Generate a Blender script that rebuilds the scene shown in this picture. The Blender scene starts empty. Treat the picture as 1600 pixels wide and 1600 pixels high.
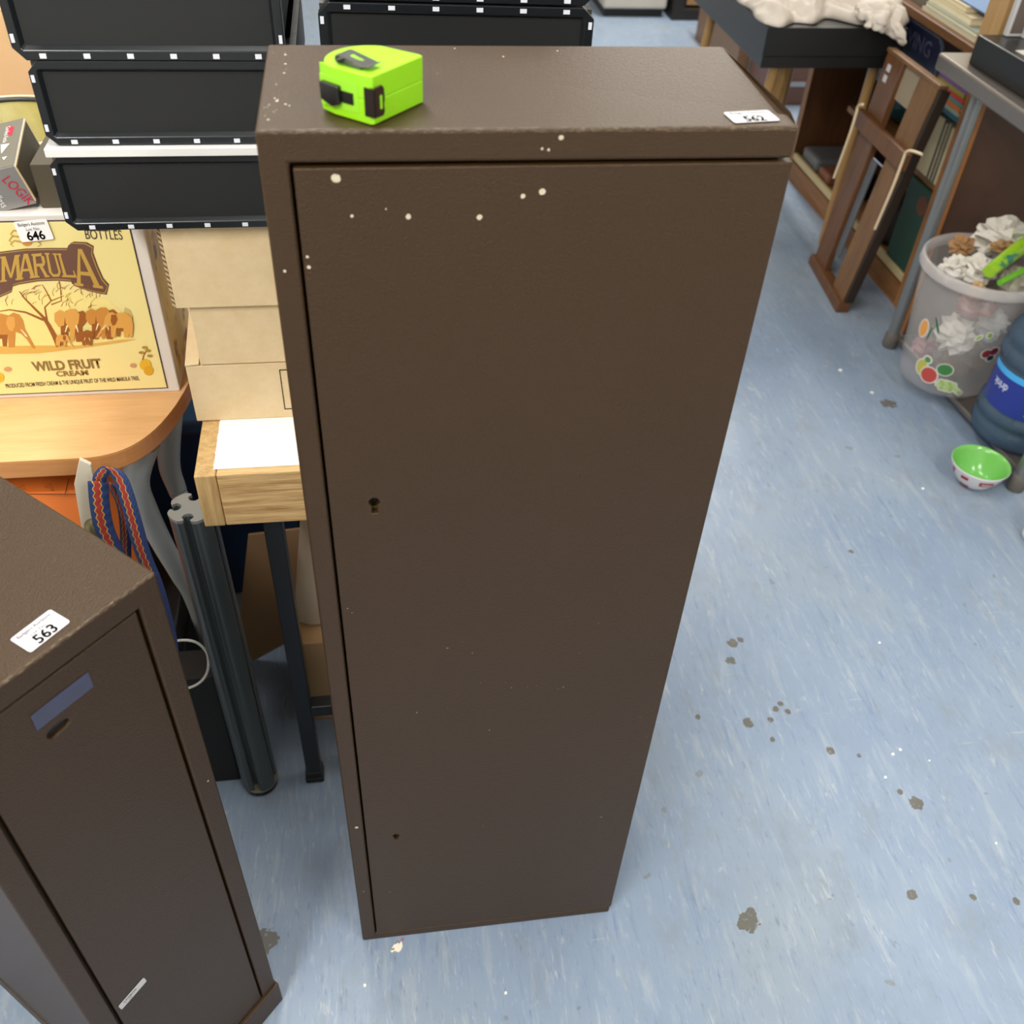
import bpy, bmesh, math, random
from mathutils import Vector, Matrix, Euler, noise
random.seed(7)
SC = bpy.context.scene
COL = SC.collection

# ------------------------------------------------------------------ camera
CAM = Vector((0.07422961, -0.70340231, 1.56502619))
YAW, PITCH, ROLL, FPX = 0.1795256, 0.735037741, 0.0607267087, 1503.295
_f0 = Vector((math.sin(YAW), math.cos(YAW), 0)); _ri = Vector((math.cos(YAW), -math.sin(YAW), 0))
FW = _f0*math.cos(PITCH) - Vector((0, 0, 1))*math.sin(PITCH); _up = _ri.cross(FW)
RT = _ri*math.cos(ROLL) + _up*math.sin(ROLL); UP = -_ri*math.sin(ROLL) + _up*math.cos(ROLL)
cd = bpy.data.cameras.new('camera'); cam = bpy.data.objects.new('camera', cd); COL.objects.link(cam)
cam.matrix_world = Matrix(((RT.x, UP.x, -FW.x, CAM.x), (RT.y, UP.y, -FW.y, CAM.y), (RT.z, UP.z, -FW.z, CAM.z), (0, 0, 0, 1)))
cd.sensor_width = 36; cd.lens = 36*FPX/1600; cd.clip_start = 0.02
cd.dof.use_dof = True; cd.dof.focus_distance = 1.15; cd.dof.aperture_fstop = 7.0
SC.camera = cam

# ------------------------------------------------------------------ world, exposure, lights
w = bpy.data.worlds.new('world'); SC.world = w; w.use_nodes = True
w.node_tree.nodes['Background'].inputs[0].default_value = (0.9, 0.95, 1, 1)
w.node_tree.nodes['Background'].inputs[1].default_value = 0.3
SC.view_settings.view_transform = 'Standard'; SC.view_settings.look = 'None'
SC.view_settings.gamma = 1; SC.view_settings.use_curve_mapping = False
SC.view_settings.exposure = 0.45
ROOM_H = 2.75
def tube_light(x, y, power, lx=0.25, ly=1.5, col=(1, 0.97, 0.92)):
    l = bpy.data.lights.new('ceiling_tube', 'AREA'); l.shape = 'RECTANGLE'; l.size = lx; l.size_y = ly
    l.energy = power; l.color = col
    o = bpy.data.objects.new('ceiling_tube', l); o.location = (x, y, ROOM_H-0.07); COL.objects.link(o)
TUBES = [(-0.9, -1.4, 62), (1.3, -1.5, 34), (-0.1, 0.7, 32), (1.9, 4.4, 72), (-0.9, 3.4, 20), (2.1, 0.9, 13)]
for a in TUBES: tube_light(*a)

# ------------------------------------------------------------------ helpers
def tag(o, label=None, cat=None, group=None, kind=None):
    if label: o['label'] = label
    if cat: o['category'] = cat
    if group: o['group'] = group
    if kind: o['kind'] = kind
    return o
def thing(name, label, cat, loc=(0, 0, 0), rot=(0, 0, 0), group=None):
    o = bpy.data.objects.new(name, None); COL.objects.link(o)
    o.empty_display_size = 0.05
    o.location = loc; o.rotation_euler = rot
    return tag(o, label, cat, group)
def wmat(o):
    m = Matrix.LocRotScale(o.location, o.rotation_euler, o.scale)
    return wmat(o.parent) @ m if o.parent else m
def ray(px, py): return FW + RT*((px-800)/FPX) + UP*((800-py)/FPX)
def on_z(px, py, z): d = ray(px, py); return CAM + d*((z-CAM.z)/d.z)
def on_y(px, py, y): d = ray(px, py); return CAM + d*((y-CAM.y)/d.y)
def on_x(px, py, x): d = ray(px, py); return CAM + d*((x-CAM.x)/d.x)

class MB:
    def __init__(s): s.v = []; s.f = []; s.sm = []
    def add(s, vs, fs, smooth=False):
        b = len(s.v); s.v += [Vector(v) for v in vs]
        for f in fs: s.f.append([b+i for i in f]); s.sm.append(smooth)
        return s
    def box(s, x0, x1, y0, y1, z0, z1, M=None):
        vs = [Vector((x, y, z)) for z in (z0, z1) for y in (y0, y1) for x in (x0, x1)]
        if M: vs = [M @ v for v in vs]
        return s.add(vs, [(0, 2, 3, 1), (4, 5, 7, 6), (0, 1, 5, 4), (2, 6, 7, 3), (0, 4, 6, 2), (1, 3, 7, 5)])
    def tube(s, pts, rad, n=16, cap=True, smooth=True):
        pts = [Vector(p) for p in pts]; k = len(pts)
        if not hasattr(rad, '__len__'): rad = [rad]*k
        rings = []; prev = None
        for i, p in enumerate(pts):
            t = (pts[min(i+1, k-1)]-pts[max(i-1, 0)]).normalized()
            if prev is None: u = t.orthogonal().normalized()
            else: u = (prev - t*prev.dot(t)).normalized()
            prev = u; w_ = t.cross(u)
            rings.append([p + (u*math.cos(2*math.pi*j/n)+w_*math.sin(2*math.pi*j/n))*rad[i] for j in range(n)])
        vs = [v for r in rings for v in r]
        fs = [(i*n+j, i*n+(j+1) % n, (i+1)*n+(j+1) % n, (i+1)*n+j) for i in range(k-1) for j in range(n)]
        s.add(vs, fs, smooth)
        if cap:
            s.add(rings[0], [list(range(n))[::-1]]); s.add(rings[-1], [list(range(n))])
        return s
    def lathe(s, prof, c=(0, 0, 0), n=48, smooth=True, close=False, cap=True):
        k = len(prof); vs = [Vector((c[0]+r*math.cos(2*math.pi*j/n), c[1]+r*math.sin(2*math.pi*j/n), c[2]+z)) for r, z in prof for j in range(n)]
        fs = [(i*n+j, i*n+(j+1) % n, (i+1)*n+(j+1) % n, (i+1)*n+j) for i in range(k-1) for j in range(n)]
        if close: fs += [((k-1)*n+j, (k-1)*n+(j+1) % n, (j+1) % n, j) for j in range(n)]
        s.add(vs, fs, smooth)
        if not close and cap:
            if prof[0][0] > 1e-5: s.add(vs[:n], [list(range(n))[::-1]])
            if prof[-1][0] > 1e-5: s.add(vs[-n:], [list(range(n))])
        return s
    def prism(s, poly, axis, a, b):           # poly of 2D points, extruded a..b along axis ('x','y','z')
        def P(p, t): return {'x': (t, p[0], p[1]), 'y': (p[0], t, p[1]), 'z': (p[0], p[1], t)}[axis]
        n = len(poly); vs = [P(p, a) for p in poly]+[P(p, b) for p in poly]
        return s.add(vs, [list(range(n))[::-1], list(range(n, 2*n))]+[(i, (i+1) % n, n+(i+1) % n, n+i) for i in range(n)])
    def poly(s, pts): return s.add(pts, [list(range(len(pts)))])
    def grid(s, fn, nu, nv, smooth=True):
        vs = [fn(i/nu, j/nv) for j in range(nv+1) for i in range(nu+1)]
        return s.add(vs, [(j*(nu+1)+i, j*(nu+1)+i+1, (j+1)*(nu+1)+i+1, (j+1)*(nu+1)+i) for j in range(nv) for i in range(nu)], smooth)
    def build(s, name, mat, parent=None, world=False, bevel=0, seg=2, solid=0, fix=True, sub=0, boolean=None):
        me = bpy.data.meshes.new(name)
        vs = s.v
        if world and parent:
            inv = wmat(parent).inverted(); vs = [inv @ v for v in vs]
        me.from_pydata([tuple(v) for v in vs], [], s.f)
        me.polygons.foreach_set('use_smooth', s.sm); me.update()
        if fix:
            bm = bmesh.new(); bm.from_mesh(me)
            bmesh.ops.recalc_face_normals(bm, faces=bm.faces); bm.to_mesh(me); bm.free()
        o = bpy.data.objects.new(name, me); COL.objects.link(o)
        if parent: o.parent = parent
        if mat: me.materials.append(mat)
        if boolean:
            m = o.modifiers.new('b', 'BOOLEAN'); m.object = boolean; m.operation = 'DIFFERENCE'; m.solver = 'EXACT'
            bpy.context.view_layer.update()
            dg = bpy.context.evaluated_depsgraph_get()
            nm = bpy.data.meshes.new_from_object(o.evaluated_get(dg)); o.modifiers.clear(); o.data = nm
            bpy.data.objects.remove(boolean)
            nm.materials.clear(); nm.materials.append(mat)
        if solid:
            m = o.modifiers.new('s', 'SOLIDIFY'); m.thickness = solid; m.offset = 0
        if bevel:
            m = o.modifiers.new('v', 'BEVEL'); m.width = bevel; m.segments = seg; m.limit_method = 'ANGLE'; m.angle_limit = math.radians(40)
            m.harden_normals = False
        if sub:
            m = o.modifiers.new('u', 'SUBSURF'); m.levels = sub; m.render_levels = sub
        return o

# ------------------------------------------------------------------ materials
def srgb(c):
    if isinstance(c, str): c = [int(c[i:i+2], 16)/255 for i in (0, 2, 4)]
    return tuple(x/12.92 if x <= 0.04045 else ((x+0.055)/1.055)**2.4 for x in c)
class NT:
    def __init__(s, name):
        s.m = bpy.data.materials.new(name); s.m.use_nodes = True; s.t = s.m.node_tree
        s.bs = s.t.nodes['Principled BSDF']; s.out = s.t.nodes['Material Output']
    def n(s, kind, **kw):
        nd = s.t.nodes.new(kind)
        for k, v in kw.items():
            if k in nd.inputs.keys(): nd.inputs[k].default_value = v
            else: setattr(nd, k, v)
        return nd
    def l(s, a, b): s.t.links.new(a, b)
    def coord(s, scale=(1, 1, 1), rot=(0, 0, 0), out='Object'):
        c = s.n('ShaderNodeTexCoord'); m = s.n('ShaderNodeMapping'); m.inputs['Scale'].default_value = scale; m.inputs['Rotation'].default_value = rot
        s.l(c.outputs[out], m.inputs[0]); return m.outputs[0]
    def noise(s, vec, scale, detail=4, rough=0.55, dist=0):
        nd = s.n('ShaderNodeTexNoise'); nd.inputs['Scale'].default_value = scale; nd.inputs['Detail'].default_value = detail
        nd.inputs['Roughness'].default_value = rough; nd.inputs['Distortion'].default_value = dist
        s.l(vec, nd.inputs['Vector']); return nd.outputs['Fac']
    def ramp(s, fac, stops):
        r = s.n('ShaderNodeValToRGB'); e = r.color_ramp.elements
        while len(e) < len(stops): e.new(0.5)
        for el, (p, c) in zip(e, stops):
            el.position = p; el.color = (*(srgb(c) if not isinstance(c, (int, float)) else (c, c, c)), 1)
        s.l(fac, r.inputs[0]); return r.outputs[0]
    def mix(s, fac, a, b, mode='MIX'):
        m = s.n('ShaderNodeMix', data_type='RGBA', blend_type=mode)
        for src, i in ((fac, 0), (a, 6), (b, 7)):
            if hasattr(src, 'links'): s.l(src, m.inputs[i])
            else: m.inputs[i].default_value = src if i == 0 else ((*srgb(src), 1) if isinstance(src, str) else src)
        return m.outputs[2]
    def math(s, op, a, b=0, c=None):
        m = s.n('ShaderNodeMath', operation=op)
        for i, x in enumerate((a, b) if c is None else (a, b, c)):
            if hasattr(x, 'links'): s.l(x, m.inputs[i])
            else: m.inputs[i].default_value = x
        return m.outputs[0]
    def bump(s, h, strength=0.3, dist=0.001):
        b = s.n('ShaderNodeBump'); b.inputs['Strength'].default_value = strength; b.inputs['Distance'].default_value = dist
        s.l(h, b.inputs['Height']); s.l(b.outputs[0], s.bs.inputs['Normal'])
    def spots(s, pts, wob=0.4, vec=None, wscale=120):
        """white mask near each (x,y,z,r)"""
        c = vec or s.n('ShaderNodeTexCoord').outputs['Object']
        nz = s.noise(c, wscale, 2)
        acc = None
        for (x, y, z, r) in pts:
            d = s.n('ShaderNodeVectorMath', operation='DISTANCE'); s.l(c, d.inputs[0]); d.inputs[1].default_value = (x, y, z)
            rr = s.math('MULTIPLY_ADD', nz, 2*wob*r, r*(1-wob))
            k = s.math('LESS_THAN', d.outputs['Value'], rr)
            acc = k if acc is None else s.math('MAXIMUM', acc, k)
        return acc
    def set(s, base=None, rough=0.5, metal=0, spec=0.5, **kw):
        if base is not None:
            if hasattr(base, 'links'): s.l(base, s.bs.inputs['Base Color'])
            else: s.bs.inputs['Base Color'].default_value = (*srgb(base), 1)
        if hasattr(rough, 'links'): s.l(rough, s.bs.inputs['Roughness'])
        else: s.bs.inputs['Roughness'].default_value = rough
        s.bs.inputs['Metallic'].default_value = metal
        s.bs.inputs['Specular IOR Level'].default_value = spec
        for k, v in kw.items(): s.bs.inputs[k.replace('_', ' ')].default_value = v
        return s.m
_mc = {}
def plain(name, c, rough=0.5, metal=0, spec=0.5, bump=0, bscale=200, vary=0.06, **kw):
    key = name
    if key in _mc: return _mc[key]
    m = NT(name); v = m.coord()
    base = m.mix(m.noise(v, 14, 3), (*[x*(1-vary) for x in srgb(c)], 1), (*[min(1, x*(1+vary)) for x in srgb(c)], 1))
    m.set(base, rough, metal, spec, **kw)
    if bump: m.bump(m.noise(v, bscale, 3), bump)
    _mc[key] = m.m; return m.m
def wood(name, c0, c1, scale=(1, 12, 12), rough=0.5, knots=None, bump=0.1, ns=9):
    m = NT(name); v = m.coord(scale)
    a = m.noise(v, ns, 5, 0.6, 0.6); b = m.noise(v, ns*5, 3, 0.6)
    f = m.math('MULTIPLY_ADD', b, 0.35, m.math('MULTIPLY', a, 0.8))
    base = m.ramp(f, [(0.35, c0), (0.7, c1)])
    if knots:
        k = m.spots(knots, 0.5, wscale=60); base = m.mix(m.math('MULTIPLY', k, 0.75), base, '6a3f1c')
    m.bump(f, bump); return m.set(base, rough)

def hammered(name, c, spots=None, wear=True, rough=0.42, edge=None):
    """textured brown stove enamel, with paint chips at given points"""
    m = NT(name); v = m.coord()
    big = m.noise(v, 5, 3); fine = m.noise(v, 620, 3, 0.6)
    lin = srgb(c)
    base = m.mix(big, (*[x*0.93 for x in lin], 1), (*[x*1.08 for x in lin], 1))
    if wear:      # fine scratches, in two directions
        for sc, rt in (((240, 30, 9), (0.5, 0.7, 0.2)), ((20, 30, 260), (0.2, -0.5, 0.3))):
            q = m.noise(m.coord(sc, rt), 1.0, 3, 0.7)
            patch = m.noise(v, 7, 2)
            k = m.math('MULTIPLY', m.math('GREATER_THAN', q, 0.765), m.math('GREATER_THAN', patch, 0.56))
            base = m.mix(m.math('MULTIPLY', k, 0.45), base, '8a7a66')
    if spots:
        k = m.spots(spots, 0.35, wscale=260); base = m.mix(m.math('MULTIPLY', k, 0.9), base, 'c9bfa6')
    if edge:      # paint rubbed pale along the top front edge
        sx_ = m.n('ShaderNodeSeparateXYZ'); m.l(v, sx_.inputs[0])
        e_ = m.math('MULTIPLY', m.math('GREATER_THAN', sx_.outputs[2], edge-0.0030), m.math('LESS_THAN', sx_.outputs[1], 0.0030))
        q = m.noise(m.coord((60, 300, 300)), 3.0, 4, 0.7); e_ = m.math('MULTIPLY', e_, m.ramp(q, [(0.50, 0.0), (0.66, 0.40)]))
        base = m.mix(e_, base, '94836b')
    h = m.math('ADD', m.math('MULTIPLY', fine, 0.8), m.math('MULTIPLY', m.noise(v, 260, 2), 0.35))
    m.bump(h, 0.85, 0.0012)
    return m.set(base, m.math('MULTIPLY_ADD', fine, 0.12, rough-0.06), spec=0.40)

M_card = NT('cardboard_m'); _v = M_card.coord((1, 1, 1))
M_card.bump(M_card.noise(M_card.coord((3, 1, 60)), 6, 2), 0.05)
M_card = M_card.set(M_card.ramp(M_card.noise(_v, 30, 5, 0.7), [(0.3, 'd2b98f'), (0.7, 'dec8a2')]), 0.75, spec=0.3)
M_white = plain('white_paper_m', 'e9e7e3', 0.7, vary=0.02)
M_sticker = plain('sticker_m', 'bfbec0', 0.75, spec=0.15, vary=0.01)
M_ink = plain('ink_m', '121111', 0.9, spec=0.0)
M_ink_pale = plain('pale_ink_m', '4a4646', 0.9, spec=0.0)
M_blk = plain('black_plastic_m', '161819', 0.5, bump=0.15, bscale=500)
M_blk2 = plain('black_rim_m', '161a1e', 0.28)
M_tab = plain('white_tab_m', 'd5d8e2', 0.45)
M_dark = plain('dark_m', '161616', 0.6)
M_steelblk = plain('black_steel_m', '0f1112', 0.4, bump=0.1, bscale=90)

def text(parent, s, M, size, mat, name='text', align='LEFT', bold=0.0, sx=1.0, fn=None, space=1.0):
    """flat lettering as its own mesh; M maps the text plane into the parent's local space; fn warps (x,y)->Vector"""
    c = bpy.data.curves.new(name, 'FONT'); c.body = s; c.size = size; c.align_x = align; c.offset = bold*size; c.space_character = space
    c.resolution_u = 3
    t = bpy.data.objects.new(name, c); COL.objects.link(t)
    bpy.context.view_layer.update()
    me = bpy.data.meshes.new_from_object(t.evaluated_get(bpy.context.evaluated_depsgraph_get()))
    bpy.data.objects.remove(t)
    for v in me.vertices:
        p = Vector((v.co.x*sx, v.co.y, 0)); v.co = fn(p.x, p.y) if fn else M @ p
    me.name = name; me.materials.clear(); me.materials.append(mat)
    o = bpy.data.objects.new(name, me); COL.objects.link(o); o.parent = parent
    return o
def frame(o, x, y):      # matrix with columns x, y, normal, origin o
    x = Vector(x).normalized(); y = Vector(y); y = (y-x*y.dot(x)).normalized(); n = x.cross(y)
    return Matrix(((x.x, y.x, n.x, o[0]), (x.y, y.y, n.y, o[1]), (x.z, y.z, n.z, o[2]), (0, 0, 0, 1)))
def rrect(w_, h, r, n=4):
    out = []
    for cx, cy, a in ((w_-r, h-r, 0), (r, h-r, 90), (r, r, 180), (w_-r, r, 270)):
        for i in range(n+1):
            t = math.radians(a+90*i/n); out.append((cx+r*math.cos(t), cy+r*math.sin(t)))
    return out
def sticker(parent, M, w_, h, num, name='lot_sticker', lbl=None):
    mb = MB(); mb.prism(rrect(w_, h, w_*0.06), 'z', 0, 0.0003); mb.v = [M @ v for v in mb.v]
    s = mb.build(name, M_sticker, parent)
    if lbl: s['label'] = lbl
    T = lambda x, y: M @ Matrix.Translation((x*w_, y*h, 0.0005))
    text(s, 'Badgers Auctions', T(0.5, 0.76), h*0.22, M_ink_pale, 'sticker_heading', 'CENTER', bold=0.006, sx=min(1.0, w_*0.92/(h*0.22*8.0)))
    text(s, 'Lot No.', T(0.5, 0.52), h*0.2, M_ink_pale, 'sticker_heading', 'CENTER')
    text(s, num, T(0.5, 0.06), h*0.60, M_ink, 'lot_number', 'CENTER', bold=0.026, sx=0.9)
    return s

# ------------------------------------------------------------------ the room
m = NT('vinyl_floor_m')
v1 = m.coord((1, 1, 1)); vs = m.coord((14, 2.0, 1), (0, 0, 0.06)); vs2 = m.coord((30, 3.2, 1), (0, 0, -0.1))
base = m.ramp(m.noise(v1, 2.2, 5, 0.6, 0.4), [(0.3, '9cacc4'), (0.5, 'a6b5ca'), (0.7, 'b0bcc9')])
st = m.noise(vs, 3.0, 6, 0.65, 0.5)
base = m.mix(m.ramp(st, [(0.54, 0.0), (0.72, 0.7)]), base, 'c6ced4')
st2 = m.noise(vs2, 2.2, 6, 0.7, 0.7)
base = m.mix(m.ramp(st2, [(0.58, 0.0), (0.78, 0.75)]), base, '7089b4')
st3 = m.noise(m.coord((26, 5, 1), (0, 0, 0.3)), 2.6, 5, 0.7, 1.0)
base = m.mix(m.ramp(st3, [(0.60, 0.0), (0.72, 0.6)]), base, 'e2e2de')
grime = m.noise(m.coord((3, 2, 1), (0, 0, 0.8)), 3.2, 7, 0.75)
base = m.mix(m.ramp(grime, [(0.52, 0.0), (0.75, 0.5)]), base, '989a96')
for sc_, rt_, lo, cc, am in (((60, 7, 1), 0.02, 0.60, 'eceff2', 0.55), ((75, 9, 1), -0.05, 0.60, '4f6fa0', 0.6), ((45, 9, 1), 0.16, 0.60, '7f868e', 0.65), ((38, 6, 1), -0.02, 0.62, 'd6d3ca', 0.55)):
    q_ = m.noise(m.coord(sc_, (0, 0, rt_)), 2.4, 5, 0.7, 0.5); pa_ = m.ramp(m.noise(v1, 5, 3), [(0.4, 0.25), (0.6, 1.0)])
    base = m.mix(m.math('MULTIPLY', m.ramp(q_, [(lo, 0.0), (lo+0.10, am)]), pa_), base, cc)
scr = m.noise(m.coord((4, 70, 1), (0, 0, 0.35)), 1.6, 3, 0.6, 0.3)
base = m.mix(m.ramp(scr, [(0.70, 0.0), (0.74, 0.55)]), base, 'd9d6c8')
sp = m.noise(v1, 26, 2, 0.4)
base = m.mix(m.math('MULTIPLY', m.math('GREATER_THAN', sp, 0.745), 0.5), base, '8d8a7c')
stain = [(0.637, -0.044, .016), (0.645, -0.030, .009), (0.624, -0.048, .009), (0.7624, 0.342, .011), (1.022, 0.135, .013), (0.7966, 0.544, .012), (0.815, 0.552, .007),
         (0.7779, 0.499, .010), (0.8304, 0.369, .006), (0.845, 0.38, .006), (0.853, 0.36, .006), (0.812, 0.345, .006), (0.80, 0.30, .006), (0.667, 0.367, .006),
         (0.905, 0.262, .008), (0.955, 0.245, .005), (1.038, -0.049, .006), (1.11, -0.063, .007), (0.935, -0.032, .009), (1.1677, 0.789, .006),
         (1.52, 1.36, .02), (-0.155, 0.02, .02), (0.022, 0.09, .01), (1.0, 0.16, .006), (0.70, 0.78, .005)]
k = m.spots([(x, y, 0, r) for x, y, r in stain], 0.85, wscale=75)
base = m.mix(m.math('MULTIPLY', m.math('MULTIPLY', k, m.ramp(m.noise(v1, 160, 3), [(0.28, 0.2), (0.42, 1.0)])), 0.85), base, '71664e')
h = m.noise(v1, 60, 4)
m.bump(h, 0.05)
base = m.mix(1.0, base, (0.575, 0.61, 0.64, 1), 'MULTIPLY')
M_floor = m.set(base, m.ramp(grime, [(0.3, 0.30), (0.8, 0.5)]), spec=0.35)
M_wall = plain('wall_paint_m', 'd9d4c8', 0.85, vary=0.02)
def struct(name, mb, mat):
    o = mb.build(name, mat); o['kind'] = 'structure'; return o
X0, X1, Y0, Y1 = -2.4, 2.75, -3.0, 5.9
struct('floor', MB().box(X0, X1, Y0, Y1, -0.06, 0), M_floor)
struct('ceiling', MB().box(X0, X1, Y0, Y1, ROOM_H, ROOM_H+0.1), plain('ceiling_m', 'e8e6e0', 0.9, vary=0.02))
struct('wall_left', MB().box(X0-0.1, X0, Y0, Y1, 0, ROOM_H), M_wall)
struct('wall_right', MB().box(X1, X1+0.1, Y0, Y1, 0, ROOM_H), M_wall)
struct('wall_back', MB().box(X0, X1, Y1, Y1+0.1, 0, ROOM_H), M_wall)
struct('wall_front', MB().box(X0, X1, Y0-0.1, Y0, 0, ROOM_H), M_wall)
for i, (x, y, p) in enumerate(TUBES):
    t = thing('ceiling_light', f'ceiling batten light, out of view above the floor, number {i+1} of six', 'light', (x, y, ROOM_H-0.05)); t['group'] = 'ceiling batten lights'; t['label'] = 'white fluorescent batten light fixed to the ceiling'
    MB().box(-0.06, 0.06, -0.78, 0.78, 0.0, 0.05).build('housing', plain('batten_m', 'eeeeee', 0.5), t, bevel=0.004)

# ------------------------------------------------------------------ the big brown cabinet
BROWN = '37250f'
W, D, H = 0.4072, 0.1947, 1.3
chips = [(0.0545, 1.2647, .0034), (0.0642, 1.2349, .0014), (0.107, 1.2336, .0022), (0.162, 1.2319, .0022), (0.1954, 1.2485, .0020), (0.2102, 1.2518, .0026),
         (0.0275, 1.202, .0014), (0.028, 1.1932, .0016), (0.0901, 1.2401, .0008), (0.1377, 0.7161, .0008), (0.36, 0.31, .0012), (0.05, 0.155, .0009), (0.1, 0.60, .001), (0.19, 0.55, .001)]
frame_chips = [(0.0121, 0.3492, .0024), (0.0109, 0.1649, .001), (0.2218, 1.293, .0018), (0.208, 1.285, .001), (0.213, 1.284, .001), (0.009, 1.19, .0012), (0.17, 1.27, .0008)]
_r = random.Random(5)
top_chips = [(abs(_r.gauss(0, 0.011))+0.004, _r.uniform(0.02, 0.175), _r.choice((.0005, .0007, .0011))) for _ in range(20)]+[(0.2, 0.165, .001), (0.25, 0.18, .001), (0.16, 0.185, .0008), (0.125, 0.115, .0006), (0.14, 0.12, .0005)]
for (px_, py_) in ((698, 1012), (699, 1016), (708, 1006), (716, 1003), (722, 1002), (738, 1020), (760, 1028), (765, 1032), (790, 1066), (794, 1070), (799, 1074), (802, 1077), (824, 1073), (838, 1071), (872, 1076), (877, 1081), (880, 1073), (751, 1066), (740, 1060), (820, 1093), (935, 973), (905, 1020), (550, 957), (543, 950), (553, 955), (547, 961), (640, 905), (571, 899), (1000, 1120), (1010, 1150), (755, 1290), (860, 1300), (690, 1395), (735, 1180)):
    p_ = on_y(px_, py_, 0); chips.append((p_.x, p_.z, random.Random(px_).uniform(.0004, .0009)))
m_door = hammered('brown_door_paint_m', BROWN, [(x, 0, z, r) for x, z, r in chips])
m_frame = hammered('brown_frame_paint_m', BROWN, [(x, 0, z, r) for x, z, r in frame_chips]+[(x, y, H, r) for x, y, r in top_chips], edge=H)
cab = thing('metal_cabinet', 'tall brown textured metal cabinet with the tape measure on top', 'cabinet', (0, 0, 0))
b = MB()
b.box(0, W, 0.022, D, 0, H)                       # carcass
b.box(0, W, 0, 0.0225, 1.2755, H)                 # head rail
b.box(0, 0.0215, 0, 0.0225, 0, 1.2755)            # left stile
b.box(0.0215, W, 0, 0.0225, 0, 0.0175)            # bottom rail
# one closed outline instead of stacked boxes: extruded C profile in front, carcass behind
b = MB()
prof = [(0, 0), (W, 0), (W, 0.0175), (0.0215, 0.0195), (0.0215, 1.2755), (W, 1.2750), (W, H), (0, H)]
n = len(prof)
b.prism(prof, 'y', 0, 0.0228)
b.box(0, W, 0.0228, D, 0, H)
body = b.build('body', m_frame, cab)
bm = bmesh.new(); bm.from_mesh(body.data); bmesh.ops.remove_doubles(bm, verts=bm.verts, dist=1e-5)
# drop the two coincident inner faces at y=.0228 that came from the prism back
for f in [f for f in bm.faces if abs(f.calc_center_median().y-0.0228) < 1e-5 and len(f.verts) == 8]: bm.faces.remove(f)
bm.to_mesh(body.data); bm.free()
mod = body.modifiers.new('v', 'BEVEL'); mod.width = 0.0028; mod.segments = 3; mod.limit_method = 'ANGLE'; mod.angle_limit = math.radians(60)
def keyhole_cutter(x, z, r, slot_w, slot_h, y0, y1, horiz=False):
    pts = []
    a0 = math.asin(slot_w/2/r)
    for i in range(21):
        t = -math.pi/2 + a0 + (2*math.pi-2*a0)*i/20; pts.append((r*math.cos(t), r*math.sin(t)))
    pts += [(-slot_w/2, -slot_h), (slot_w/2, -slot_h)]
    if horiz: pts = [(-q, p) for p, q in pts]
    mb = MB(); mb.prism([(x+p, z+q) for p, q in pts], 'y', y0, y1); return mb.build('tmp', None)
cut = keyhole_cutter(0.0662, 0.9425, 0.0052, 0.0056, 0.0145, -0.01, 0.0125)
cut2 = keyhole_cutter(0.065, 0.3165, 0.0045, 0.0045, 0.011, -0.01, 0.0125)
cut2.parent = None
bmj = MB(); bmj.v = [v.co.copy() for v in cut.data.vertices]; bmj.f = [list(p.vertices) for p in cut.data.polygons]; bmj.sm = [False]*len(bmj.f)
o2 = len(bmj.v); bmj.v += [v.co.copy() for v in cut2.data.vertices]; bmj.f += [[o2+i for i in p.vertices] for p in cut2.data.polygons]; bmj.sm = [False]*len(bmj.f)
bpy.data.objects.remove(cut); bpy.data.objects.remove(cut2)
cutter = bmj.build('tmp', None)
door = MB().prism([(0.0240, 0.0225), (W+0.0012, 0.0200), (W+0.0012, 1.2725), (0.0240, 1.2722)], 'y', -0.0006, 0.0195).build('door', m_door, cab, boolean=cutter)
mod = door.modifiers.new('v', 'BEVEL'); mod.width = 0.0034; mod.segments = 3; mod.limit_method = 'ANGLE'; mod.angle_limit = math.radians(50)
m_brass = plain('brass_m', '8a7a45', 0.35, metal=0.9)
for (x, z) in ((0.0662, 0.9335), (0.065, 0.3095)):
    MB().box(x-0.011, x+0.011, 0.0118, 0.0124, z-0.013, z+0.016).build('keyhole_shade', M_dark, door)  # dark plate added as painted shade inside the keyhole
    lp = MB().box(x-0.0028, x+0.0028, 0.0065, 0.0115, z-0.0058, z-0.0015).build('lock_lever', m_brass, door)
sticker(cab, frame((0.3568, 0.0060, H+0.0006), (0.0373, 0.0046, 0), (-0.0045, 0.0222, 0)), 0.0385, 0.0222, '562', lbl='white lot sticker reading 562')

# ------------------------------------------------------------------ the second brown cabinet
FRX, FRY = -0.1278, -0.0748
ax, ay = -0.66794, -0.74421
ang = math.atan2(-ay, -ax)          # local +x runs from the left front corner to the right front corner
w2, d2, h2 = 0.2268, 0.374, 0.941
FL2 = (FRX+ax*w2, FRY+ay*w2, 0)
cab2 = thing('metal_cabinet', 'shorter brown metal cabinet turned at an angle, with lot sticker 563', 'cabinet', FL2, (0, 0, ang))
m2 = hammered('brown_second_paint_m', BROWN, [(0.217, 0, 0.62, .0012), (0.10, 0.004, 0.62, .0008), (0.07, 0.004, .8, .001)], edge=0.941)
prof2 = [(0, 0), (0.0245, 0), (0.0245, h2-0.026), (w2-0.0245, h2-0.026), (w2-0.0245, 0), (w2, 0), (w2, h2), (0, h2)]
b = MB(); b.prism(prof2, 'y', 0, 0.0125); b.box(0, w2, 0.0125, d2, 0, h2); body2 = b.build('body', m2, cab2)
bm = bmesh.new(); bm.from_mesh(body2.data); bmesh.ops.remove_doubles(bm, verts=bm.verts, dist=1e-5)
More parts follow.
